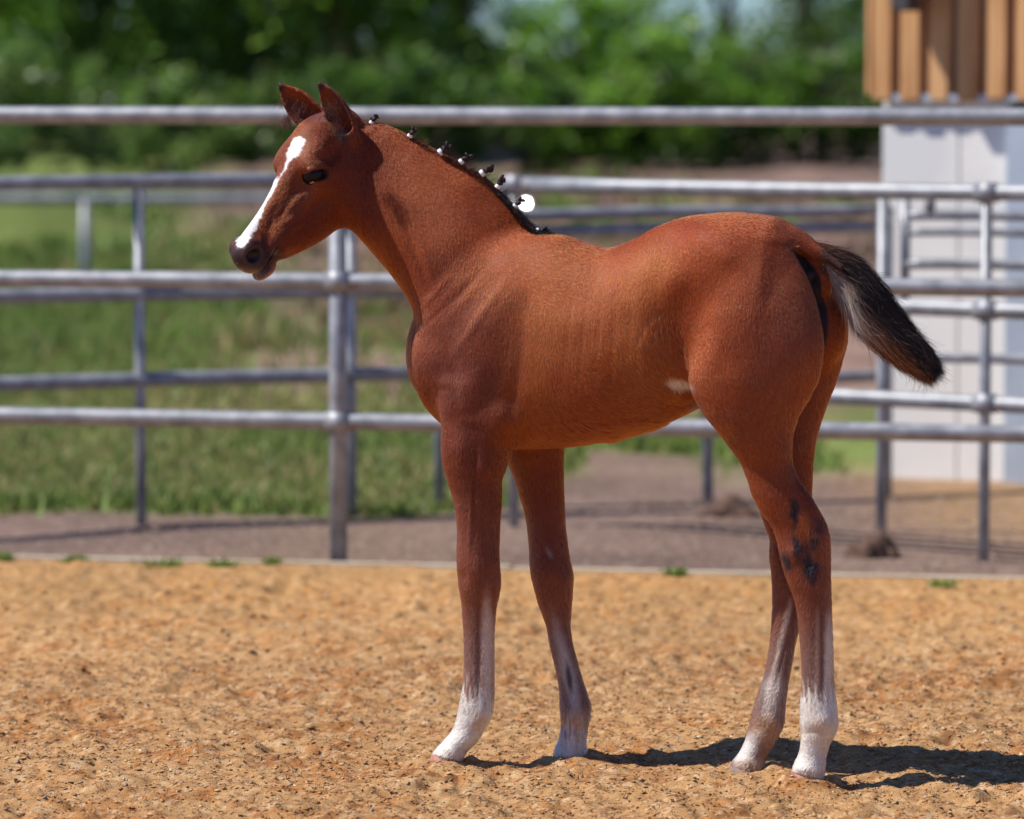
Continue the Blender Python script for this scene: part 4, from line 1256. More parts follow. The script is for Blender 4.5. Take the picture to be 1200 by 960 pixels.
# near hind
patch(971, 775, 5, 48, (.68, .55, .46), .9, 0, nearH, soft=1)
patch(958, 770, 3, 45, (.5, .32, .22), .6, 0, nearH, soft=1)
patch(947, 785, 4, 40, (.16, .085, .07), .6, 0, nearH, soft=1.2)
w = sstep(800, 826, py_ + stk * 34 + stk2 * 24) * nearH * leg_f
col = col * (1 - w[:, None]) + np.array(WHT) * w[:, None]
patch(962, 850, 14, 10, (.55, .38, .25), .7, -15, nearH & leg_f, soft=1.3)
patch(966, 885, 6, 20, (.55, .45, .38), .6, 0, nearH & leg_f, soft=1.3)
# far hind
patch(915, 755, 3.5, 50, (.62, .48, .38), .85, 13, farH, soft=1)
patch(895, 815, 2.5, 22, (.05, .035, .035), .9, 10, farH)
patch(905, 815, 9, 24, (.58, .48, .41), .9, 10, farH, soft=1.2)
patch(897, 855, 20, 15, (.36, .20, .11), .8, 0, farH, soft=1.2)
patch(873, 878, 11, 18, (.66, .61, .55), .95, 30, farH, soft=1.1)
patch(880, 898, 22, 8, (.40, .28, .20), .6, 0, farH, soft=1.2)
# hock marks
for x, y, rx, ry, dg, a in ((931, 600, 5, 15, 0, .85), (933, 640, 5, 14, -5, .8), (921, 658, 5, 13, -25, .85), (926, 664, 6, 5, 0, .5), (951, 668, 9, 12, -40, .9), (957, 676, 7, 6, 0, .6), (955, 634, 6, 6, 0, .75), (962, 620, 8, 8, 0, .45), (944, 575, 6, 34, -28, .35), (946, 655, 8, 14, -20, .35)):
    patch(x, y, rx, ry, (.022, .018, .022), min(a * 1.1, 1), dg, nearH, soft=.9, nz=1.1)
patch(943, 615, 5, 16, (.42, .11, .02), .7, 6, nearH, soft=1.2)
patch(900, 420, 120, 180, (.33, .085, .030), .0)
# belly, buttock skin, dock
patch(795, 451, 13, 6, (.72, .60, .50), .95, 15, (BV[:, 2] < .9) & (px_ < 818))
patch(813, 479, 9, 7, (.12, .06, .05), .8, -30)
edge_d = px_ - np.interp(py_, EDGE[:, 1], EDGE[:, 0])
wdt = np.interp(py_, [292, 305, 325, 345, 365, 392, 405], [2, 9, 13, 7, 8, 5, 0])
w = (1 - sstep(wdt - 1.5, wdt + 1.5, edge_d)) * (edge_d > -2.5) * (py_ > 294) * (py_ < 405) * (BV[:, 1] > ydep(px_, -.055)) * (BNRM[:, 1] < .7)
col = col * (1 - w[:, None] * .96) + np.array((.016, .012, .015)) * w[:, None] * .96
w = sstep(955, 968, px_) * (py_ < 322) * (py_ > 280)
col = col * (1 - w[:, None] * .9) + np.array((.05, .028, .022)) * w[:, None] * .9
# crest, dark root line of the mane
CR = np.array([(418, 137), (439, 147), (478, 162), (517, 181), (541, 195), (567, 209), (582, 225), (598, 241), (624, 269), (653, 277)], float)
cy = np.interp(px_, CR[:, 0], CR[:, 1])
w = (1 - sstep(1, 6, py_ - cy + (nz2 - .5) * 4)) * (px_ > 420) * sstep(545, 600, px_) * (1 - sstep(625, 645, px_))
col = col * (1 - w[:, None] * .9) + np.array(DRK) * w[:, None] * .9
# ---- head
hs = (BV - HO) @ HA; hh = (BV - HO) @ HH; hl = (BV - HO) @ HL
HD = (px_ < 420) & (hs > -.06)
al = np.abs(hl)


def hpatch(s, h, l, rs, rh, rl, c, a, soft=1.0, both=True, nz=.2):
    global col
    L_ = al if both else hl
    r = np.sqrt(((hs - s) / rs) ** 2 + ((hh - h) / rh) ** 2 + ((L_ - l) / rl) ** 2) + (nz1 - .5) * nz + (nz2 - .5) * nz
    w = (1 - sstep(1 - soft * .5, 1 + soft * .5, r)) * a * HD
    col = col * (1 - w[:, None]) + np.array(c) * w[:, None]


hpatch(.17, -.05, .05, .06, .03, .03, (.22, .055, .018), .5, 1.5)
hpatch(.125, -.010, .055, .05, .02, .03, (.23, .050, .016), .6, 1.5)
hpatch(.36, -.055, .0, .062, .07, .10, (.030, .019, .021), .95, .8)
hpatch(.37, -.062, .0, .040, .028, .03, (.16, .11, .10), .8, 1.0)
hpatch(.345, -.100, .01, .03, .016, .016, (.42, .17, .11), .8, 1.0)
hpatch(.350, -.028, .037, .024, .020, .03, (.085, .050, .045), .8, .8)
hpatch(.350, -.028, .034, .0185, .0145, .016, (.012, .008, .008), 1.0, .4, nz=0)
hpatch(.312, -.064, .034, .009, .006, .02, (.24, .20, .16), .8, .8)
ev_ = BV - (HO + HA * .130 + HH * -.031)
ew = np.sqrt((ev_ @ E1 / .0255) ** 2 + (ev_ @ E2 / .0140) ** 2)
w = (1 - sstep(.75, 1.25, ew)) * (al > .045) * HD
col = col * (1 - w[:, None] * .95) + np.array((.020, .013, .013)) * w[:, None] * .95
BLZ = [(346, 160), (353, 160), (357, 163), (356, 172), (350, 182), (341, 188), (333, 200), (322, 222), (306, 250), (303, 263), (296, 275), (285, 290), (279, 289), (276, 287), (282, 272), (288, 255), (300, 238), (316, 216), (330, 204), (335, 196), (336, 181), (339, 172)]


def poly_sd(x, y, poly):
    d = np.full(len(x), 1e9); ins = np.zeros(len(x), bool)
    n = len(poly)
    for i in range(n):
        ax_, ay = poly[i]; bx, by = poly[(i + 1) % n]
        ex, ey = bx - ax_, by - ay
        t = np.clip(((x - ax_) * ex + (y - ay) * ey) / (ex * ex + ey * ey), 0, 1)
        d = np.minimum(d, np.hypot(x - ax_ - t * ex, y - ay - t * ey))
        c = ((ay > y) != (by > y)) & (x < (bx - ax_) * (y - ay) / (by - ay + 1e-9) + ax_)
        ins ^= c
    return np.where(ins, -d, d)


hm = HD & (hh > -.05) & (BNRM @ HH > .0)
w = np.zeros(len(BV)); idx = np.where(hm)[0]
w[idx] = 1 - sstep(-1.2, 1.2, poly_sd(px_[idx], py_[idx], BLZ) + (nz2[idx] - .5) * 2.5 + (vnoise(px_[idx], py_[idx], 35, .7) - .5) * 2.6)
col = col * (1 - w[:, None]) + np.array((.72, .69, .66)) * w[:, None]
# ears: dark rims and inside
ear_ = (py_ < 165) & (px_ < 424)
def inear(rows, Y0):
    return ear_ & (np.abs(BV[:, 1] - Y0) < .06)
for (x, y, rx, ry, dg, c, a) in ((373, 100, 7, 8, 0, (.02, .015, .015), .9), (327, 101, 6, 8, 0, (.02, .015, .015), .9), (392, 135, 11, 22, -15, (.10, .030, .016), .55), (350, 130, 15, 11, 30, (.08, .022, .013), .6),
                                 (396, 116, 3, 22, -35, (.06, .025, .02), .7), (404, 160, 8, 12, -25, (.10, .035, .02), .5)):
    patch(x, y, rx, ry, c, a, dg, ear_)
patch(376, 137, 12, 6, (.10, .05, .045), .5, 0, (py_ > 128) & (py_ < 150) & (px_ < 400))
col = np.clip(col, .0025, .9)
# dirt on the feet
w = (1 - sstep(0, .035, BV[:, 2] + (nz2 - .5) * .03))
col = col * (1 - w[:, None] * .5) + np.array((.42, .24, .12)) * w[:, None] * .5

FOOT = ((NF, 882.5, 11, 495, 600), (FF, 889, 4, 600, 720), (NH, 903.5, 11, 922, 990), (FH, 897, 8, 845, 922))
hornm = np.zeros(len(BV), bool)
for rows, y0, sl_, xa, xb in FOOT:
    xm = rows[-1][1]; wd = rows[-1][2] - xm
    hornm |= (px_ > xa) & (px_ < xb) & (py_ > y0 + sl_ * np.clip((px_ - xm) / wd, 0, 1) - .5) & (BV[:, 2] < .06)
col[hornm] = (.22, .10, .06)
foal_loc = (float(P(740, 400, 9)[0]), 8.99, 0.0)
foal = empty('foal', foal_loc, 'bay foal with a white blaze, plaited mane and white socks on the sand', 'foal')
M_coat = attr_mat("coat", rough=.55, spec=.22, bump=.0004, bscale=500, sheen=.0, vary=.12, vscale=220)
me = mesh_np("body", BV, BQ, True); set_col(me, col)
body = link('body', me, M_coat, foal)

# ------------------------------------------------------------------ short coat as real hair
M_fur = bpy.data.materials.new("fur"); M_fur.use_nodes = True
nt = M_fur.node_tree; nt.nodes.clear()
o_ = nt.nodes.new("ShaderNodeOutputMaterial"); hb = nt.nodes.new("ShaderNodeBsdfHairPrincipled"); at_ = nt.nodes.new("ShaderNodeAttribute"); at_.attribute_name = "Col"
hb.model = 'CHIANG'; hb.parametrization = 'COLOR'
hb.inputs['IOR'].default_value = 1.42; hb.inputs['Roughness'].default_value = .42; hb.inputs['Radial Roughness'].default_value = .6
nt.links.new(at_.outputs[0], hb.inputs['Color']); nt.links.new(hb.outputs[0], o_.inputs[0])


def hair_object(name, strands, rad, colr, mat, parent):
    """strands (n, k, 3); rad (k,) or (n, k); colr (n, 3)"""
    n, k = strands.shape[:2]
    hc = bpy.data.hair_curves.new(name)
    hc.add_curves([k] * n)
    hc.position_data.foreach_set('vector', strands.astype(np.float32).ravel())
    ra = hc.attributes.get('radius') or hc.attributes.new('radius', 'FLOAT', 'POINT')
    ra.data.foreach_set('value', (np.broadcast_to(rad, (n, k))).astype(np.float32).ravel())
    ca = hc.attributes.new('Col', 'FLOAT_COLOR', 'CURVE')
    c4 = np.ones((n, 4), np.float32); c4[:, :3] = colr
    ca.data.foreach_set('color', c4.ravel())
    ob = bpy.data.objects.new(name, hc); COL.objects.link(ob)
    hc.materials.append(mat)
    ob.parent = parent
    return ob


rs = np.random.RandomState(7)
FLOW = np.array([  # px, py, dx, dy : how the coat lies
    (340, 180, -.5, .85), (300, 260, -.55, .8), (372, 230, -.3, .95), (385, 260, .1, 1), (400, 180, .3, 1), (440, 180, .5, .9), (450, 260, .3, 1), (500, 190, .75, .6), (520, 240, .5, .9), (560, 230, .8, .4), (480, 330, .1, 1), (520, 330, -.1, 1), (560, 330, -.1, 1),
    (600, 300, .5, .9), (500, 420, .2, 1), (540, 440, .1, 1), (580, 450, 0, 1), (620, 400, .2, 1), (660, 330, .5, .9), (680, 450, .5, .8), (720, 400, .4, 1), (740, 320, .6, .8), (770, 300, .2, 1), (770, 380, .1, 1), (780, 430, .1, 1), (750, 470, .8, .3), (700, 500, .9, .2),
    (830, 280, .7, .7), (820, 360, .2, 1), (840, 430, .4, .9), (900, 280, .8, .6), (900, 360, .5, .9), (930, 420, .2, 1), (900, 480, .2, 1), (890, 540, .2, 1), (950, 300, .9, .4), (980, 400, .1, 1), (935, 600, .3, 1), (950, 680, 0, 1), (955, 800, 0, 1), (945, 900, -.3, 1),
    (560, 560, .1, 1), (560, 680, .1, 1), (560, 780, 0, 1), (535, 870, -.6, .8), (640, 600, .2, 1), (665, 780, .2, 1), (668, 870, -.1, 1), (915, 750, -.2, 1), (890, 840, -.3, 1)], float)


def flow(x, y):
    d = np.zeros((len(x), 2)); W = np.zeros(len(x))
    for fx, fy, dx, dy in FLOW:
        w = 1 / (((x - fx) ** 2 + (y - fy) ** 2) + 300) ** 1.5
        L_ = math.hypot(dx, dy)
        d[:, 0] += w * dx / L_; d[:, 1] += w * dy / L_
    a = (vnoise(x, y, 11, .05) - .5) * .40 + (vnoise(x, y, 12, .012) - .5) * .6
    n = np.hypot(d[:, 0], d[:, 1]) + 1e-20
    d /= n[:, None]
    return np.stack((d[:, 0] * np.cos(a) - d[:, 1] * np.sin(a), d[:, 0] * np.sin(a) + d[:, 1] * np.cos(a)), 1)


FA = .5 * np.linalg.norm(fn, axis=1)
FCn = fn / (np.linalg.norm(fn, axis=1)[:, None] + 1e-12)
vis = FCn[:, 1] < .15
fhs = hs[BQ[:, 0]]; fpx = BPX[BQ[:, 0]]; fz = BV[BQ[:, 0], 2]
hzone = HD[BQ[:, 0]]
dens = FA * np.where(vis, 1.0, .25) * np.where(hzone, 1.6, 1.0)
dens *= (fz > .012) * ~hornm[BQ[:, 0]]
# leave nostrils, lips and eye rims bare
lum = col[BQ[:, 0]].sum(1)
dens *= ~(hzone & (fhs > .29) & (lum < .25)) & ~(hzone & (lum < .1))
dens *= ~((fpx[:, 0] > 930) & (fpx[:, 1] < 400) & (lum < .12))
NC = 130000
PER = 5
NHAIR = NC * PER
cum = np.cumsum(dens); pick = np.searchsorted(cum, rs.rand(NC) * cum[-1])
a_, b_ = rs.rand(NC, 1), rs.rand(NC, 1)
q = BQ[pick]
def bil(A): return A[q[:, 0]] * (1 - a_) * (1 - b_) + A[q[:, 1]] * a_ * (1 - b_) + A[q[:, 2]] * a_ * b_ + A[q[:, 3]] * (1 - a_) * b_
cp = bil(BV); cn = bil(BNRM); cn /= np.linalg.norm(cn, axis=1)[:, None]
cc = bil(col); chz = HD[q[:, 0]]
cpx = proj(cp)
f2 = flow(cpx[:, 0], cpx[:, 1])
ct = np.stack((f2[:, 0], f2[:, 0] * -.3, -f2[:, 1]), 1) + rs.normal(0, .07, (NC, 3))
ct -= cn * (ct * cn).sum(1)[:, None]
ct /= np.linalg.norm(ct, axis=1)[:, None] + 1e-9
cb = np.cross(cn, ct)
big = vnoise(cpx[:, 0], cpx[:, 1], 21, .12)
cbr = np.exp(rs.normal(0, .17, NC)) * (.90 + .20 * big)
legc = cp[:, 2] < .42
Lc = np.where(chz, .0024, .0074) * rs.uniform(.75, 1.3, NC)
Lc = np.where(legc, .0070 * rs.uniform(.7, 1.3, NC), Lc)
Lc = np.where(legc & (cn[:, 0] > .55), Lc * 1.6, Lc)
flank = (np.hypot((cpx[:, 0] - 775) / 30, (cpx[:, 1] - 420) / 50) < 1) | ((np.hypot((cpx[:, 0] - 700) / 90, (cpx[:, 1] - 505) / 14) < 1))
Lc = np.where(flank, Lc * 1.5, Lc)
rep_ = lambda A: np.repeat(A, PER, axis=0)
rn = rep_(cn); t = rep_(ct); bt = rep_(cb); Lh = rep_(Lc) * rs.uniform(.75, 1.2, NHAIR)
oa = rs.normal(0, .0014, NHAIR) * rep_(np.where(chz, .7, 1.0)); ob_ = rs.normal(0, .0007, NHAIR) * rep_(np.where(chz, .8, 1.0))
rp = rep_(cp) + t * oa[:, None] + bt * ob_[:, None]
t2 = t - bt * (ob_ * 25)[:, None] * .4 + rs.normal(0, .05, (NHAIR, 3))
lift = .05 + .07 * rs.rand(NHAIR) + .12 * rep_(flank)
sp = np.empty((NHAIR, 3, 3))
sp[:, 0] = rp - rn * .0006
sp[:, 1] = rp + t * (Lh * .5)[:, None] + rn * (Lh * lift * .75)[:, None]
sp[:, 2] = rp + (t * .4 + t2 * .6) * Lh[:, None] + rn * (Lh * lift)[:, None]
br = rep_(cbr) * rs.uniform(.8, 1.25, NHAIR)
hcol = np.clip(rep_(cc) * br[:, None], .002, .93)
hr = hair_object('coat_hair', sp, np.array((.00021, .00020, .00007)), hcol, M_fur, body)
hr['kind'] = 'stuff'

# ------------------------------------------------------------------ eyes
M_eye = noise_mat("eye_black", (.004, .003, .003), (.014, .008, .006), scale=90, rough=.34, spec=.22)
for sg in (1, -1):
    bm = bmesh.new()
    bmesh.ops.create_uvsphere(bm, u_segments=32, v_segments=20, radius=.0240)
    c = EYE(sg, .0445)
    bmesh.ops.translate(bm, vec=tuple(c), verts=bm.verts)
    me = bpy.data.meshes.new("eye"); bm.to_mesh(me); bm.free()
    link('eye', me, M_eye, foal, smooth=True)

# ------------------------------------------------------------------ hooves
M_hoof = noise_mat("hoof_horn", (.34, .12, .06), (.46, .20, .11), scale=60, rough=.55, bump=.0006, stretch=(1, 1, .3))
M_hoofd = noise_mat("hoof_horn_dark", (.16, .10, .07), (.26, .17, .12), scale=60, rough=.6, bump=.0006, stretch=(1, 1, .3))
for rows, gp, y0, slant, yend, hm_ in ((NF, (525, 893), 882.5, 11, 903, M_hoof), (FF, (668, 890), 889, 4, 901, M_hoofd), (NH, (945, 914), 903.5, 11, 925, M_hoof), (FH, (880, 905), 897, 8, 914, M_hoofd)):
    Y = gy(*gp)
    yy = [r[0] for r in rows]; ll = [r[1] for r in rows]; rr_ = [r[2] for r in rows]
    n = 28; vs = []; fs = []
    lev = [(0, -.0010), (.06, .0014), (.5, .0022), (1.0, .0030)]
    for f, gw in lev:
        for k in range(n):
            an = 2 * math.pi * k / n
            top = y0 + slant * (.5 + .5 * math.cos(an))
            y = top + (yend - top) * f
            xl = float(np.interp(y, yy, ll)) - max(y - yy[-1], 0) * .35; xr = float(np.interp(y, yy, rr_)) + max(y - yy[-1], 0) * .05
            a = P(xl, y, Y); b = P(xr, y, Y); c = (a + b) / 2; r = np.linalg.norm(a - b) / 2 + gw
            vs.append((c[0] + r * math.cos(an), c[1] + r * math.sin(an) * .98, c[2]))
    for j in range(len(lev) - 1):
        for k in range(n):
            k2 = (k + 1) % n
            fs.append((j * n + k, (j + 1) * n + k, (j + 1) * n + k2, j * n + k2))
    fs.append(tuple(range(len(lev) * n - n, len(lev) * n)))
    me = bpy.data.meshes.new("hoof"); me.from_pydata(vs, [], fs)
    link('hoof', me, hm_, foal, smooth=True)

# ------------------------------------------------------------------ plaited mane: eight bobbles, each with a white band
M_mane = attr_mat("mane_hair", rough=.6, spec=.25)
M_band = noise_mat("white_band", (.80, .80, .78), (.9, .9, .9), scale=200, rough=.4)
M_strand = attr_mat("long_hair", rough=.42, spec=.30)
BR = [(437, 141.5, 8, 60), (482, 157, 8, 55), (519, 176, 10, 40), (543, 187.5, 9, 40), (568, 201, 10, 35), (585, 216, 9, 60), (606, 239, 9, 50), (633, 270, 8, 10)]
for i, (x, y, sz, ang) in enumerate(BR):
    Y = ydep(x) - .002
    c = P(x, y, Y)
    cyx = float(np.interp(x, CR[:, 0], CR[:, 1]))
    r = sz * PX * .70
    bm = bmesh.new()
    rr = np.random.RandomState(40 + i)
    d = np.array((math.cos(R(ang)), 0, math.sin(R(ang))))
    # folded plait: three overlapping lobes wound round each other
    for k in range(7):
        a = k * 2.1 + rr.rand()
        q = c + d * r * (.05 + .16 * k) * 1.2 + np.array((math.cos(a) * .35, math.sin(a) * .55, math.sin(a * 1.3) * .3)) * r
        res = bmesh.ops.create_icosphere(bm, subdivisions=2, radius=r * rr.uniform(.38, .55))
        M = Matrix.Rotation(rr.rand() * 3, 3, 'Y') @ Matrix.Diagonal((1.35, .85, .75))
        for v in res['verts']:
            v.co = M @ v.co * (1 + .12 * math.sin(v.co.x * 3000 + k)) + Vector(q)
    me = bpy.data.meshes.new("mane_plait"); bm.to_mesh(me); bm.free()
    cols = np.tile((.030, .018, .018), (len(me.vertices), 1)) * rr.uniform(.6, 1.6, (len(me.vertices), 1))
    set_col(me, cols)
    pl = link('mane_plait', me, M_mane, foal, smooth=True)
    base = c - d * r * .55
    tb = MB()
    e1 = np.cross(d, (0, 1, 0)); e2 = np.array((0, 1, 0))
    for w_ in (-.10, .16):
        pts = [base + d * r * w_ + (e1 * math.cos(a) + e2 * math.sin(a)) * r * .40 for a in np.linspace(0, 2 * math.pi, 15)]
        tb.tube(pts, r * .24, n=7, cap=False)
    bd = tb.build('hair_band', M_band, None, True)
    bd.parent = pl; bd.location = (0, 0, 0)
# loose short mane hairs along the crest
n = 1500
xs = rs.uniform(0, 1, n) ** .8 * (652 - 418) + 418
ys = np.interp(xs, CR[:, 0], CR[:, 1]) + rs.uniform(0, 2.5, n)
root = np.array([P(x, y, ydep(x) + rs.normal(0, .004)) for x, y in zip(xs, ys)])
L_ = rs.uniform(.004, .020, n) * np.where(np.minimum.reduce([np.abs(xs - b[0] - 4) for b in BR]) < 9, 1.2, .7)
dirs = np.stack((rs.normal(.55, .5, n), rs.normal(-.1, .4, n), rs.uniform(.3, 1, n)), 1)
dirs /= np.linalg.norm(dirs, axis=1)[:, None]
sp = np.empty((n, 4, 3))
cl = np.stack((rs.normal(.6, .3, n), rs.normal(0, .2, n), rs.normal(-.2, .4, n)), 1)
for k, f in enumerate((0, .33, .66, 1)): sp[:, k] = root + dirs * (L_ * f)[:, None] + cl * (L_ * f * f * .5)[:, None]
mf = sstep(470, 600, xs)[:, None]
hc_ = (np.array((.10, .028, .010)) * (1 - mf) + np.array((.020, .009, .007)) * mf) * rs.uniform(.6, 2.2, (n, 1))
hr = hair_object('mane_hair', sp, np.array((.00022, .0002, .00015, .00006)), hc_, M_strand, body); hr['kind'] = 'stuff'
# thick dark crest between the last plaits
n = 3200
xs = 582 + (650 - 582) * rs.rand(n); ys = np.interp(xs, CR[:, 0], CR[:, 1]) + rs.uniform(-1, 2.5, n)
root = np.array([P(x, y, ydep(x) - rs.uniform(-.010, .012)) for x, y in zip(xs, ys)])
dr = np.array((.62, -.1, -.55)); dr = dr / np.linalg.norm(dr)
L_ = rs.uniform(.006, .024, n)
dirs = dr + rs.normal(0, .26, (n, 3)); up_ = np.array((.35, -.1, .6))
sp = np.empty((n, 3, 3)); sp[:, 0] = root; sp[:, 1] = root + dirs * (L_ * .5)[:, None] + up_ * .0022; sp[:, 2] = root + dirs * L_[:, None] + up_ * .001
hr = hair_object('crest_hair', sp, np.array((.0003, .00028, .0001)), np.array((.012, .006, .006)) * rs.uniform(.4, 2.2, (n, 1)), M_strand, body); hr['kind'] = 'stuff'
# hair in and under the ears, whiskers
def tuft(x, y, Y, n, dx, dy, L0, c, sp_=3, jit=.25):
    root = np.array([P(x + rs.normal(0, sp_), y + rs.normal(0, sp_), Y + rs.normal(0, .004)) for _ in range(n)])
    d = np.array((dx, -.25, -dy)); d = d / np.linalg.norm(d) + rs.normal(0, jit, (n, 3))
    L_ = L0 * rs.uniform(.5, 1.1, n)
    s_ = np.empty((n, 3, 3)); s_[:, 0] = root; s_[:, 1] = root + d * (L_ * .5)[:, None]; s_[:, 2] = root + d * L_[:, None] + np.array((0, 0, -.002))
    return s_, np.array(c) * rs.uniform(.6, 1.5, (n, 1))
tl = [tuft(337, 138, 9.15, 150, -.25, 1, .022, (.12, .03, .012), 3), tuft(331, 120, 9.155, 60, -.3, .6, .010, (.10, .025, .01), 3), tuft(394, 146, 9.07, 130, .15, 1, .018, (.13, .04, .018), 4), tuft(400, 158, 9.06, 160, .1, 1, .014, (.05, .025, .02), 3.5),
      tuft(386, 126, 9.07, 60, -.1, 1, .012, (.14, .045, .02), 4), tuft(350, 128, 9.15, 60, -.3, 1, .014, (.12, .04, .025), 5), tuft(390, 134, 9.06, 120, -.3, -.6, .012, (.06, .03, .02), 5, .5)]
hr = hair_object('ear_hair', np.concatenate([a for a, b in tl]), np.array((.0002, .00018, .00005)), np.concatenate([b for a, b in tl]), M_strand, body); hr['kind'] = 'stuff'
wl_ = []
for x, y, dx, dy in [(284, 316, -.6, 1), (290, 322, -.2, 1), (300, 327, .1, 1), (308, 328, .3, 1), (316, 326, .5, 1), (278, 308, -1, .6), (323, 320, .8, .8), (296, 318, -.3, 1)]:
    s_, c_ = tuft(x, y, 8.88 if y > 260 else 9.0, 3, dx, dy, .020, (.30, .24, .2), 2, .2); wl_.append((s_, c_))
hr = hair_object('whisker', np.concatenate([a for a, b in wl_]), np.array((.00018, .00014, .00005)), np.concatenate([b for a, b in wl_]), M_strand, body); hr['kind'] = 'stuff'

# lashes over the near eye
nl = 70
th = rs.uniform(-1, 1, nl)
root = np.array([EYE(1, .0655) + eax[1] * (.0148 - .006 * t_ * t_) + E1 * t_ * .020 for t_ in th])
dl_ = HL * .9 - UP * .55 + E1 * th[:, None] * .4 + rs.normal(0, .15, (nl, 3))
Ll = rs.uniform(.006, .012, nl)[:, None]
sp = np.stack((root, root + dl_ * Ll * .5, root + dl_ * Ll + UP * .001), 1)
hr = hair_object('eyelash', sp, np.array((.0003, .00022, .00008)), np.tile((.012, .008, .008), (nl, 1)), M_strand, body); hr['kind'] = 'stuff'

# ------------------------------------------------------------------ tail
TU = [(942, 279), (978, 291), (1005, 304), (1022, 321), (1035, 338), (1056, 368), (1074, 391), (1091, 411), (1100, 430)]
TD = [(944, 299), (968, 320), (983, 343), (993, 362), (1004, 386), (1022, 405), (1042, 420), (1064, 436), (1086, 444)]
u_ = np.linspace(0, 1, 40)
tu = np.array(TU, float); td = np.array(TD, float); tk = np.linspace(0, 1, len(TU))
cu = np.stack([catmull(tk, tu[:, 0], u_), catmull(tk, tu[:, 1], u_)], 1); cd = np.stack([catmull(tk, td[:, 0], u_), catmull(tk, td[:, 1], u_)], 1)


def tailp(f, a):
    """f along the tail, a from the upper edge (0) to the lower (1)"""
    i = f * 39; k = np.minimum(i.astype(int), 38); r = i - k
    A = cu[k] * (1 - r)[:, None] + cu[k + 1] * r[:, None]; B = cd[k] * (1 - r)[:, None] + cd[k + 1] * r[:, None]
    return A * (1 - a)[:, None] + B * a[:, None]


def tail_col(f, a, noise):
    d = np.zeros((len(f), 3))
    blk = np.array((.018, .011, .010)); pale = np.array((.26, .15, .10)); grey = np.array((.42, .35, .31)); tan = np.array((.24, .09, .035)); red = np.array((.18, .045, .014))
    edge = np.interp(f, [0, .15, .35, .6, .8, 1], [.45, .52, .56, .62, .64, .68]) + noise * .13
    w = sstep(-.10, .12, a - edge)[:, None]
    lo = np.where((f < .5)[:, None], grey * sstep(.55, .95, a)[:, None] + pale * (1 - sstep(.55, .95, a))[:, None], tan)
    mixf = sstep(.40, .68, f)[:, None]
    lo = (grey * sstep(.5, .9, a)[:, None] + pale * .75 * (1 - sstep(.5, .9, a))[:, None]) * (1 - mixf) + tan * mixf
    top = blk * (1 - (1 - sstep(.1, .30, f))[:, None] * .9) + np.array((.07, .035, .026)) * (1 - sstep(.08, .30, f))[:, None]
    c = top * (1 - w) + lo * w
    r0 = (1 - sstep(.0, .14, f + (noise) * .05))[:, None]
    c = c * (1 - r0) + red * r0
    return c


m_ = 20; vs = []; tc = []
for j in range(40):
    f = j / 39
    A = P(*cu[j], ydep(960) + .03 - .05 * f); B = P(*cd[j], ydep(960) + .03 - .05 * f)
    C = (A + B) / 2; U = (A - B) / 2 * (.60 if j > 3 else .35 + .08 * j); hw = float(np.interp(f, [0, .1, .4, .8, .95, 1], [.010, .014, .020, .019, .012, .004]))
    if j >= 30: U = U * (1 - (j - 30) * .09)
    for k in range(m_):
        a = 2 * math.pi * k / m_
        vs.append(C + U * math.cos(a) + np.array((0, hw, 0)) * math.sin(a))
        tc.append((f, .5 - .5 * math.cos(a)))
fs = [(j * m_ + k, j * m_ + (k + 1) % m_, (j + 1) * m_ + (k + 1) % m_, (j + 1) * m_ + k) for j in range(39) for k in range(m_)] + [tuple(range(39 * m_, 40 * m_))]
me = bpy.data.meshes.new("tail"); me.from_pydata([tuple(v) for v in vs], [], fs)
tc = np.array(tc); set_col(me, tail_col(tc[:, 0], tc[:, 1], np.zeros(len(tc))) * .5)
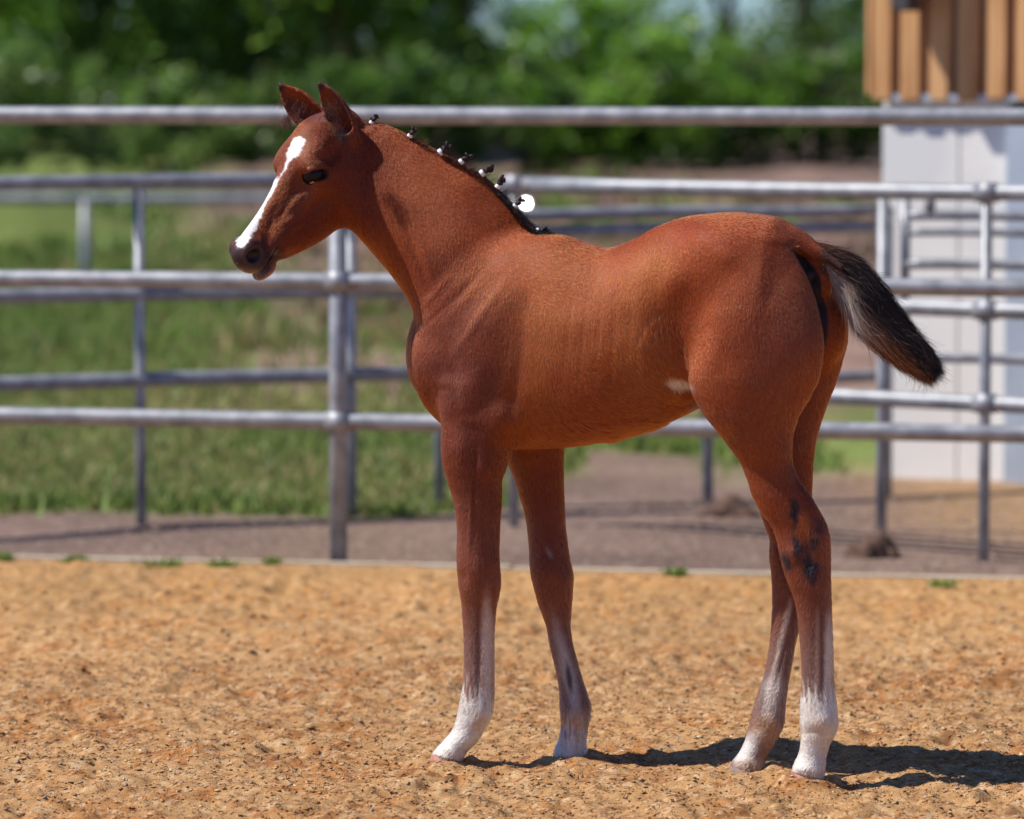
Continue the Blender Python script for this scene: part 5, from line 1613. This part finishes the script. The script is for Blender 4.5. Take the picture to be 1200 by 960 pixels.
tail = link('tail', me, M_mane, foal, smooth=True)
n = 22000
f0 = rs.rand(n) ** .95 * .985; a0 = rs.rand(n); sidev = rs.uniform(-1, 1, n)
Ls = np.where(f0 < .12, .16, .24) * rs.uniform(.5, 1.1, n)
sp = np.empty((n, 5, 3))
stray = rs.normal(0, .0045, (n, 3)) * (1 + 2.5 * (rs.rand(n, 1) < .10))
wob = rs.normal(0, .09, n); flim = .88 + .12 * rs.rand(n) ** .7
for k in range(5):
    f = np.minimum(f0 + Ls * k / 4, flim)
    over = np.maximum(f0 + Ls * k / 4 - 1.0, 0) * .6
    a = np.clip(a0 + wob * k / 4 + (vnoise(f0 * 3 + a0 * 9, a0 * 7, 51, 3.0) - .5) * .12 * k / 4, -.10, 1.13)
    pp = tailp(f, a)
    hw = np.interp(f, [0, .1, .4, .8, .95, 1], [.014, .022, .033, .032, .024, .012])
    dpt = np.sqrt(np.clip(1 - (2 * np.clip(a, 0, 1) - 1) ** 2, .05, 1)) * hw * np.sign(sidev) * (.75 + .35 * np.abs(sidev))
    Yk = ydep(960) + .03 - .05 * f + dpt
    for i in range(n):
        pass
    aa = (pp[:, 0] - 600) / FPX; bb = (480 - pp[:, 1]) / FPX
    dy_ = CT + bb * ST; dz_ = -ST + bb * CT
    sp[:, k] = np.stack((aa * Yk / dy_, Yk, CAMZ + dz_ * Yk / dy_), 1)
    sp[:, k] += np.stack((over * .13 + stray[:, 0] * (k / 4) ** 2, stray[:, 1] * (k / 4) ** 2, -over * .15 + stray[:, 2] * (k / 4) ** 2), 1)
nzz = vnoise(a0 * 6, f0 * 2, 52, 2.0) * 2 - 1
nzz = nzz + rs.normal(0, .45, n) + 1.4 * (rs.rand(n) < .10) - 1.2 * (rs.rand(n) < .05)
tcol = tail_col(np.minimum(f0 + Ls * .4, 1), a0, nzz) * rs.uniform(.6, 1.5, (n, 1))
hr = hair_object('tail_hair', sp, np.array((.0003, .0003, .00028, .0002, .00007)), np.clip(tcol, .003, .9), M_strand, tail); hr['kind'] = 'stuff'
